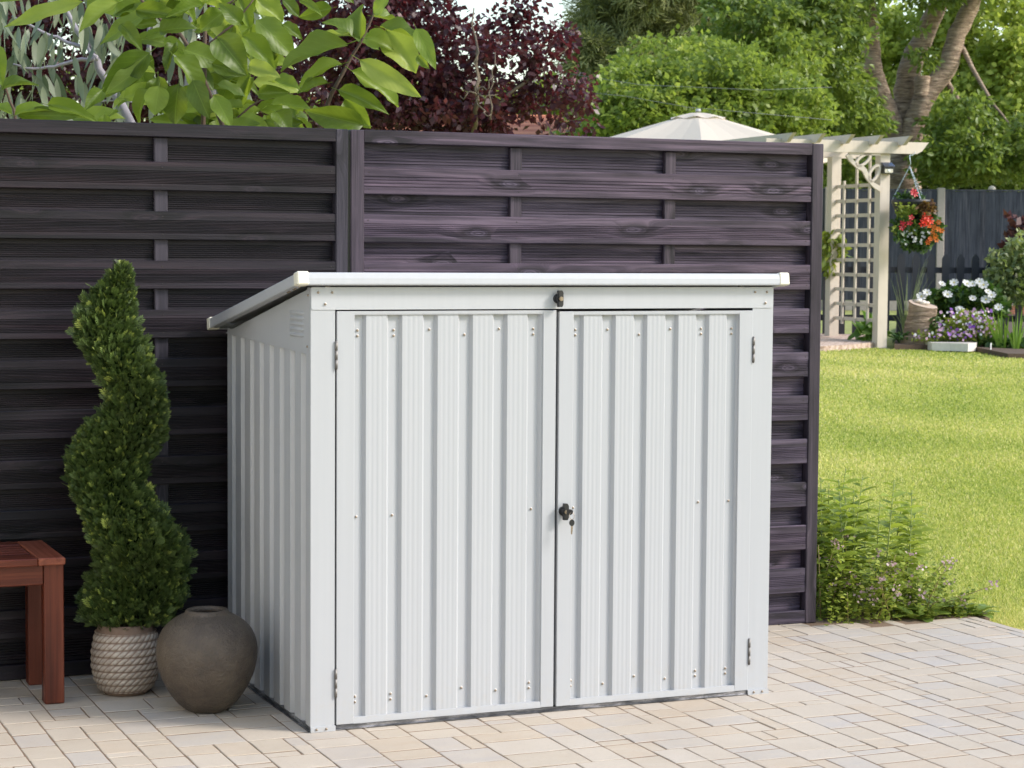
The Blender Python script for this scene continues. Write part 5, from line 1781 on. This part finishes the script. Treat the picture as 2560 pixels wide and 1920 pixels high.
# violas in front
D2 = DA + .05
vi = plant('viola_bed', 'low spreading violas with small mauve and white flowers before the stump', 'flowers', gt(2380, 845))
vi['kind'] = 'stuff'
px_mass(vi, 'foliage', 2600, M['herb'], .045, [(2280, 828, 2420, 858), (2360, 780, 2480, 850), (2400, 800, 2500, 855)], D2, drange=.2)
VF = ([(0, 0, 0)] + [(math.cos(a) * .5, math.sin(a) * .5, .08 * (i % 2)) for i, a in enumerate([2 * math.pi * k / 8 for k in range(8)])], [(0, 1 + i, 1 + (i + 1) % 8) for i in range(8)])
def facing(n, tilt=.6):
    N = np.repeat((-_f)[None], n, 0) + rand_unit(n) * .5; N[:, 2] += tilt
    return N
def px_flowers(root, name, n, mat, size, boxes, D, drange=.1):
    o = px_mass(root, name, n, mat, size, boxes, D, VF, drange)
    base = np.array(root.location)
    return o
def flowers(root, name, n, mat, size, boxes, D, drange=.1):
    base = np.array(root.location)
    w = np.array([(b[2] - b[0]) * (b[3] - b[1]) for b in boxes], float)
    idx = RNG.choice(len(boxes), size=n, p=w / w.sum())
    B = np.array(boxes, float)[idx]
    x = B[:, 0] + (B[:, 2] - B[:, 0]) * RNG.random(n); y = B[:, 1] + (B[:, 3] - B[:, 1]) * RNG.random(n)
    d = D + (RNG.random(n) - .5) * 2 * drange
    pos = CAM + (_f[None] + R2[None] * ((x - 1280) / FPX)[:, None] + U2[None] * ((960 - y) / FPX)[:, None]) * d[:, None]
    N = facing(n)
    me = scatter_mesh(name, VF[0], VF[1], pos - base, frames(rand_unit(n), N), size * (.7 + .6 * RNG.random(n)), mat)
    return link(name, me, root)
VB = [(2285, 825, 2410, 850), (2345, 772, 2480, 840), (2410, 790, 2490, 845)]
flowers(vi, 'mauve_flowers', 120, M['petal_pink'], .03, VB, D2 - .22)
flowers(vi, 'white_flowers', 60, M['petal_white'], .028, VB, D2 - .22)
flowers(vi, 'violet_flowers', 45, leafmat('petal_violet', (.13, .03, .28), (.28, .12, .45), trans=.2), .036, VB, D2 - .22)
# iris leaves
def iris(label, at_px, blades, D):
    r = plant('iris_plant', label, 'plant', gt(*at_px))
    base = np.array(r.location)
    mat = leafmat('iris_leaf', (.10, .2, .02), (.2, .33, .04), trans=.4, obj=True, tcol=(.35, .5, .04))
    for (x0, y0, x1, y1) in blades:
        a = gd(x0, y0, D) - base; b = gd(x1, y1, D + random.uniform(-.1, .1)) - base
        d = b - a; L = np.linalg.norm(d)
        s = np.cross(d / L, -_f + np.array([random.uniform(-.4, .4), 0, 0])); s /= np.linalg.norm(s)
        v, f = [], []
        for i in range(6):
            q = i / 5
            wd = .013 * (1 - q ** 2.2) + .0008
            c = a + d * q + np.array([0, 0, -.05 * q * q * L]) * random.uniform(0, 1) - _f * .006
            v += [c - s * wd, c + _f * .005, c + s * wd]
        for i in range(5):
            k = 3 * i; f += [(k, k + 3, k + 4, k + 1), (k + 1, k + 4, k + 5, k + 2)]
        MB().add(v, f, True).build('blade', mat, r)
iris('bright green sword-leaved iris at the right edge of the lawn border', (2508, 872),
     [(2497, 872, 2452, 750), (2500, 873, 2480, 765), (2502, 874, 2494, 775), (2505, 874, 2503, 760), (2508, 874, 2500, 790), (2512, 875, 2512, 800), (2500, 868, 2470, 800), (2510, 873, 2522, 790), (2495, 870, 2488, 800)], DA - .25)
iris('second clump of bright green iris blades at the picture edge', (2540, 876),
     [(2536, 878, 2515, 815), (2538, 878, 2530, 780), (2540, 879, 2545, 770), (2541, 879, 2558, 785), (2538, 879, 2510, 800), (2542, 879, 2565, 800), (2537, 878, 2538, 795), (2544, 879, 2556, 760)], DA - .3)
# pale green shrub, maroon plant
sh = plant('pale_green_shrub', 'pale green upright leafy shrub at the right edge before the slate fence', 'shrub', gt(2540, 762))
px_mass(sh, 'leaves', 2600, M['grey_herb'], .07, [(2470, 640, 2530, 770), (2500, 600, 2580, 760), (2455, 680, 2530, 765), (2540, 610, 2620, 770)], DA + .9, drange=.35, up=.3)
tops = [(2480, 632), (2500, 630), (2528, 602), (2548, 585), (2525, 615), (2560, 610), (2465, 680), (2515, 640), (2540, 625)]
px_mass(sh, 'leaves', 330, leafmat('shrub_tip', (.2, .24, .09), (.33, .36, .17), trans=.3), .06, [(x - 7, y - 10, x + 7, y + 30) for x, y in tops], DA + .75, drange=.12, up=.3)
stems(sh, [(gt(2500 + 12 * k, 770), gd(tops[k][0], tops[k][1], DA + .8)) for k in range(9)], .007, stemgreen)
mr = plant('maroon_shrub', 'dark maroon-leaved plant at the right edge behind the pale shrub', 'shrub', gt(2570, 752))
px_mass(mr, 'leaves', 420, leafmat('maroon_leaf', (.03, .01, .012), (.085, .028, .028), (.14, .05, .045), trans=.2, tcol=(.12, .03, .03)), .11, [(2520, 560, 2600, 640), (2535, 545, 2610, 620), (2560, 570, 2640, 700)], DA + 1.15, drange=.2, up=.2)
px_mass(mr, 'leaves', 34, leafmat('maroon_tip', (.06, .018, .018), (.11, .035, .035), trans=.2), .10, [(2520, 532, 2534, 550), (2522, 556, 2532, 568), (2508, 583, 2525, 595), (2512, 615, 2520, 625)], DA + 1.1, drange=.05, up=.1)
stems(mr, [(gt(2570, 755), gd(2527, 540, DA + 1.1)), (gt(2572, 755), gd(2518, 590, DA + 1.1)), (gt(2575, 755), gd(2570, 560, DA + 1.15))], .008, stemred)
# small yellow-green tree left of the arch
yt = plant('young_shrub', 'young shrub with drooping yellow-green leaves left of the arch post', 'shrub', gt(2078, 800))
px_mass(yt, 'leaves', 260, leafmat('young_leaf', (.10, .16, .02), (.22, .28, .04), (.32, .3, .06), trans=.45, tcol=(.4, .45, .04)), .12, [(2050, 575, 2110, 640), (2060, 600, 2108, 660), (2070, 650, 2090, 690)], PD - .25, LEAF6, .15, .4, (0, 0, -.8))
stems(yt, [(gt(2078, 800), gd(2076, 590, PD - .25)), (gd(2078, 680, PD - .25), gd(2100, 610, PD - .25)), (gd(2077, 660, PD - .25), gd(2058, 600, PD - .25))], .012, M['bark_brown'])
# hosta and ornamental grass
ho = plant('hosta_plant', 'low broad-leaved hosta between the two arch posts', 'plant', gt(2172, 846))
px_mass(ho, 'leaves', 46, leafmat('hosta_leaf', (.06, .14, .02), (.14, .25, .04), trans=.4), .16, [(2145, 815, 2200, 846), (2150, 808, 2192, 838)], DA + .3, LEAF6, .12, .9)
og = plant('ornamental_grass', 'tuft of long thin arching grass beside the stump', 'plant', gt(2268, 840))
def tuft(root, n, base_px, tips, D, mat, wd=.004):
    b0 = np.array(root.location)
    for i in range(n):
        a = gd(base_px[0] + random.uniform(-8, 8), base_px[1], D + random.uniform(-.1, .1)) - b0
        tx, ty = random.choice(tips)
        b = gd(tx + random.uniform(-25, 25), ty + random.uniform(-30, 40), D + random.uniform(-.25, .25)) - b0
        mid = (a + b) / 2 + np.array([0, 0, .12])
        s = np.cross(b - a, _f); s /= np.linalg.norm(s)
        v, f = [], []
        for k in range(7):
            q = k / 6
            c = a * (1 - q) ** 2 + 2 * mid * q * (1 - q) + b * q * q
            v += [c - s * wd * (1 - q * .9), c + s * wd * (1 - q * .9)]
        f = [(2 * k, 2 * k + 2, 2 * k + 3, 2 * k + 1) for k in range(6)]
        MB().add(v, f, True).build('blade', mat, root)
tuft(og, 26, (2264, 842), [(2300, 670), (2245, 700), (2270, 700), (2240, 740), (2320, 690), (2290, 720)], DA + .25, leafmat('grass_blade_pale', (.12, .17, .07), (.26, .3, .14), trans=.3, obj=True))
lw = plant('low_border_plants', 'low dark green plants along the border edge under the iris', 'plant', gt(2470, 868))
px_mass(lw, 'leaves', 420, M['dark_herb'], .09, [(2440, 848, 2500, 872), (2520, 850, 2570, 880), (2480, 845, 2560, 870)], DA - .1, LEAF6, .15, .9)
px_mass(lw, 'leaves', 200, M['dark_herb'], .06, [(2235, 830, 2280, 850), (2325, 790, 2350, 830)], DA + .1, LEAF4, .15, .9)
lb = MB().box((-.006, -.003, 0), (.006, .003, .07)).build('plant_label', plain('white_label', (.75, .75, .75), .4), None, gt(2477, 874))
tag(lb, 'small white plastic plant marker stuck in the border edge', 'marker')

# border soil, edging stone, gravel, bricks
M['soil'] = plain('soil', (.085, .055, .036), .95, var=.45, scale=40, bump=.9, bscale=90)
def ground_patch(name, outline, mat, dz=.012, kind='structure', thick=.06):
    v = [(p[0], p[1], float(terrain(p[0], p[1])) + dz) for p in outline]
    o = MB().prism([(a, b, c - thick) for a, b, c in v], (0, 0, thick)).build(name, mat)
    tag(o, kind=kind)
    return o
ground_patch('border_soil', [gt(x, y) for x, y in ((2236, 862), (2310, 862), (2440, 868), (2520, 884), (2640, 886), (2700, 800), (2640, 745), (2480, 760), (2330, 780), (2240, 815))], M['soil'], .0, thick=.05)
es = empty('edging_stone', gt(2380, 868)); tag(es, 'flat pale stone slab edging the flower border by the lawn', 'stone')
E0 = np.array(es.location)
ol = [gt(x, y) - E0 for x, y in ((2305, 858), (2330, 866), (2375, 868), (2420, 871), (2441, 868), (2447, 857), (2400, 858), (2340, 857))]
MB().prism([(p[0], p[1], -.04) for p in ol], (0, 0, .085)).build('slab', plain('pale_slab', (.6, .55, .5), .85, var=.15, bump=.4), es)
t = NT('gravel')
vo = t.n('TexVoronoi', i_Scale=38.); t.l(t.pos(), vo.inputs['Vector'])
sc_ = t.n('SeparateColor'); t.l(vo.outputs['Color'], sc_.inputs[0])
t.set(Base_Color=t.ramp(sc_.outputs[0], [(0, (.3, .2, .15)), (.5, (.45, .34, .27)), (1, (.56, .46, .4))]), Roughness=.9)
t.bump(vo.outputs['Distance'], -.8, .02)
ground_patch('gravel_path', [gt(x, y) for x, y in ((1960, 845), (2000, 866), (2060, 866), (2130, 862), (2205, 855), (2205, 842), (2140, 836), (1960, 832))], t.mat, .004)
br = empty('brick_edging', gt(2545, 786)); tag(br, 'terracotta brick edging at the right edge behind the iris', 'edging')
Q0 = np.array(br.location)
bmesh_ = MB().cbox((-.105, -.05, 0), (.105, .05, .065), .006).mesh('brick', plain('terracotta', (.36, .15, .09), .85, var=.25, bump=.4))
for k in range(4):
    for j in range(2):
        p = gt(2518 + 42 * k + 12 * j, 786) - Q0
        o = link('brick', bmesh_, br, (p[0], p[1], .0 + .067 * j)); o.rotation_euler = (0, 0, -YAW + .03 * k)

# ------------------------------------------------------------------ bed beside the near fence
bed_pts = [(2.425, .985), (2.75, .97), (3.1, .962), (3.22, 1.05), (3.28, 1.3), (3.22, 1.6), (3.1, 1.9), (2.85, 2.15), (2.45, 2.3), (2.0, 2.3), (2.0, 1.2), (2.42, 1.16)]
ground_patch('flower_bed_soil', [np.array([a, b, 0]) for a, b in bed_pts], M['soil'], -.012)
M['phlox'] = leafmat('phlox_leaf', (.09, .15, .02), (.33, .41, .06), (.56, .58, .14), trans=.5, tcol=(.36, .42, .04))
ph = plant('tall_leafy_plant', 'clump of tall upright leafy green stems beside the fence end', 'plant', (2.7, 1.4, 0))
def build_phlox():
    rr = random.Random(12)
    P, Rm, S, rn = [], [], [], []
    stem = plain('phlox_stem', (.17, .22, .05), .6)
    for k in range(34):
        x, y = rr.uniform(2.48, 3.03), rr.uniform(1.12, 1.75)
        h = rr.uniform(.38, .58) * (1 - .35 * max(0, x - 2.8) / .25)
        lean = np.array([rr.gauss(0, .1) + .12 * max(0, x - 2.75) / .3, rr.gauss(0, .06), 1]) * h
        a = np.array([x - 2.7, y - 1.4, -.02])
        MB().tube([a, a + lean * .5 + np.array([rr.gauss(0, .01), 0, 0]), a + lean], [.0035, .003, .0018], 5).build('stem', stem, ph)
        n = int(h / .024)
        ang = rr.uniform(0, 6)
        for j in range(3, n):
            q = j / n
            for s in (0, math.pi):
                an = ang + s + j * 1.57 + rr.gauss(0, .2)
                d = np.array([math.cos(an), math.sin(an), .35 - .9 * rr.random() * (1 - q)])
                P.append(a + lean * q); Rm.append(d)
                S.append((.075 + .04 * rr.random()) * (.55 if q > .9 else 1) * (1.1 - .2 * q)); rn.append(min(1, max(0, .15 + .6 * q + rr.gauss(0, .15))))
    P = np.array(P); L = np.array(Rm)
    N = rand_unit(len(P)) * .35; N[:, 2] += 1
    S = np.array(S)
    me = scatter_mesh('leaves', LEAF6[0], LEAF6[1], P, frames(L, N), np.stack([S, S * .85, S], 1), M['phlox'], np.array(rn))
    link('leaves', me, ph)
build_phlox()
orx = plant('flowering_oregano', 'low sprawling oregano with pale pink flower heads at the patio edge', 'plant', (2.75, 1.1, 0))
def build_oregano():
    rr = random.Random(21)
    P, L, S, rn, FP = [], [], [], [], []
    stem = plain('oregano_stem', (.26, .2, .08), .7)
    for k in range(95):
        x, y = rr.uniform(2.45, 3.02), rr.uniform(1.0, 1.28)
        top = np.array([x + rr.gauss(.02, .06), y - abs(rr.gauss(0, .07)), rr.uniform(.07, .33) * (1.05 - .5 * max(0, x - 2.75) / .3)])
        top[1] = max(top[1], .93)
        a = np.array([x, y, -.02])
        mid = (a + top) / 2 + np.array([0, 0, .03])
        o = np.array([2.75, 1.1, 0])
        if k % 3 == 0: MB().tube([a - o, mid - o, top - o], [.0022, .002, .0014], 4).build('stem', stem, orx)
        for j in range(44):
            q = rr.random()
            p = a * (1 - q) + top * q + np.array([rr.gauss(0, .018), rr.gauss(0, .018), rr.gauss(0, .014)])
            P.append(p - o); d = np.array([rr.gauss(0, 1), rr.gauss(0, 1), .3]); L.append(d); S.append(rr.uniform(.012, .026)); rn.append(rr.random())
        if rr.random() < .36:
            for j in range(11):
                FP.append(top - o + np.array([rr.gauss(0, .012), rr.gauss(0, .012), rr.gauss(0, .012)]))
    n = len(P)
    N = rand_unit(n) * .5; N[:, 2] += .8
    link('leaves', scatter_mesh('leaves', LEAF4[0], LEAF4[1], np.array(P), frames(np.array(L), N), np.array(S) * 1.25, M['herb'], np.array(rn)), orx)
    FP = np.array(FP); n = len(FP)
    tag(link('flower_heads', scatter_mesh('flower_heads', VF[0], VF[1], FP, frames(rand_unit(n), facing(n)), .008 + .005 * RNG.random(n), M['petal_oregano']), orx), kind='stuff')
build_oregano()
def rosette(label, at, n, size, mat, spread=.9):
    r = plant('primrose_plant', label, 'plant', (at[0], at[1], -.012))
    me = [prim_leaf(i, mat) for i in range(3)]
    for k in range(n):
        a = k * 2.4 + random.uniform(-.2, .2)
        o = link('leaf', me[k % 3], r, (.01 * math.cos(a), .01 * math.sin(a), .005))
        s = size * random.uniform(.75, 1.15)
        o.rotation_euler = (random.uniform(-.2, .2), -.25 - .75 * k / n * spread, a)
        o.scale = (s, s, s)
def prim_leaf(seed, mat):
    r = random.Random(seed)
    v, f = [], []
    nx, ny = 8, 4
    for i in range(nx + 1):
        s = i / nx
        wd = .02 + .26 * max(0, math.sin(math.pi * min(1, s * 1.02) ** 1.6)) ** .7
        for j in range(ny + 1):
            q = 2 * j / ny - 1
            v.append((s, q * wd, .12 * abs(q) * wd * 4 * .4 - .35 * s * s + .03 * math.sin(s * 14 + q * 4 + seed)))
    for i in range(nx):
        for j in range(ny):
            a = i * (ny + 1) + j; f.append((a, a + ny + 1, a + ny + 2, a + 1))
    return MB().add(v, f, True).mesh('leaf', mat)
PL = leafmat('primrose_leaf', (.1, .17, .03), (.2, .28, .05), trans=.35, obj=True, tcol=(.38, .45, .05))
rosette('crinkled primrose rosette at the patio edge under the oregano', (2.86, 1.03), 11, .12, PL)
rosette('large-leaved primrose rosette right of the oregano', (3.05, 1.12), 11, .15, PL)
rosette('small bright primrose rosette at the corner of the flower bed', (3.13, 1.03), 12, .085, PL)

# ------------------------------------------------------------------ grass
def build_grass():
    n0 = 260000
    # denser near the camera: sample picture points over and around the visible lawn
    x = 1990 + RNG.random(n0) * 700
    y = 848 + (1600 - 848) * RNG.random(n0) ** 1.0
    d = _f[None] + R2[None] * ((x - 1280) / FPX)[:, None] + U2[None] * ((960 - y) / FPX)[:, None]
    tpar = np.full(n0, 8.0)
    lo, hi = np.full(n0, 4.), np.full(n0, 40.)
    for _ in range(34):
        mid = (lo + hi) / 2
        p = CAM + d * mid[:, None]
        up = p[:, 2] > terrain(p[:, 0], p[:, 1]) - .05
        lo = np.where(up, mid, lo); hi = np.where(up, hi, mid)
    p = CAM + d * lo[:, None]
    ok = (p[:, 1] > 1.0) | (p[:, 0] > PX1 + .03)
    bx, by = p[:, 0], p[:, 1]
    inbed = (by < 2.2) & (by > .9) & (bx < 3.1 + .18 * np.sin((by - .9) * 2.2))
    ok &= ~inbed
    # keep clear of the far border and gravel
    dist = (p - CAM) @ _f
    ok &= (dist < DA + 2.5)
    rel = p - A0
    u, v_ = rel @ lat, rel @ dep
    ok &= ~((v_ > -.25) & (u > -.1) & (v_ < 2.2))
    ok &= ~((v_ > -.05 + .12 * np.sin(u * 3)) & (u <= -.05) & (v_ < .75))
    p = p[ok]; n = len(p); dist = dist[ok]
    patch = np.sin(p[:, 0] * 2.1 + 1.3 * np.sin(p[:, 1] * 1.1)) * np.sin(p[:, 1] * 1.7 + .8 * np.sin(p[:, 0] * 2.7))
    L = rand_unit(n) * .75; L[:, 2] = np.abs(L[:, 2]) * .4 + .55
    N = rand_unit(n); N[:, 2] *= .4
    h = (.014 + .018 * RNG.random(n)) * (1 + .15 * patch)
    w = .0032 * (dist / 10) ** .9 * (.7 + .6 * RNG.random(n)) * 1.3
    rnd = np.clip(.42 + .14 * patch + .07 * np.sin(p[:, 0] * .9 + 2 * np.sin(p[:, 1] * .6)) * np.sin(p[:, 1] * 2.3 + p[:, 0]) + RNG.normal(size=n) * .22, 0, 1)
    t = NT('grass_blade')
    r = t.n('Attribute', attribute_name='rnd').outputs['Fac']
    c = t.ramp(r, [(0, (.2, .27, .05)), (.35, (.42, .46, .115)), (.65, (.62, .58, .23)), (1, (.78, .66, .4))])
    t.set(Base_Color=c, Roughness=.6)
    t.b.inputs['Specular IOR Level'].default_value = .25
    tr = t.n('BsdfTranslucent'); t.l(t.mix(1., c, (1.3, 1.35, .7), 'MULTIPLY'), tr.inputs[0])
    ms = t.n('MixShader'); ms.inputs[0].default_value = .35
    t.l(t.b.outputs[0], ms.inputs[1]); t.l(tr.outputs[0], ms.inputs[2]); t.l(ms.outputs[0], t.out.inputs[0])
    me = scatter_mesh('grass', BLADE[0], BLADE[1], p + np.array([0, 0, -.004]), frames(L, N), np.stack([h, w, h], 1), t.mat, rnd)
    o = link('grass', me)
    tag(o, 'short sunlit lawn grass beyond the patio and flower bed', 'grass', kind='stuff')
build_grass()
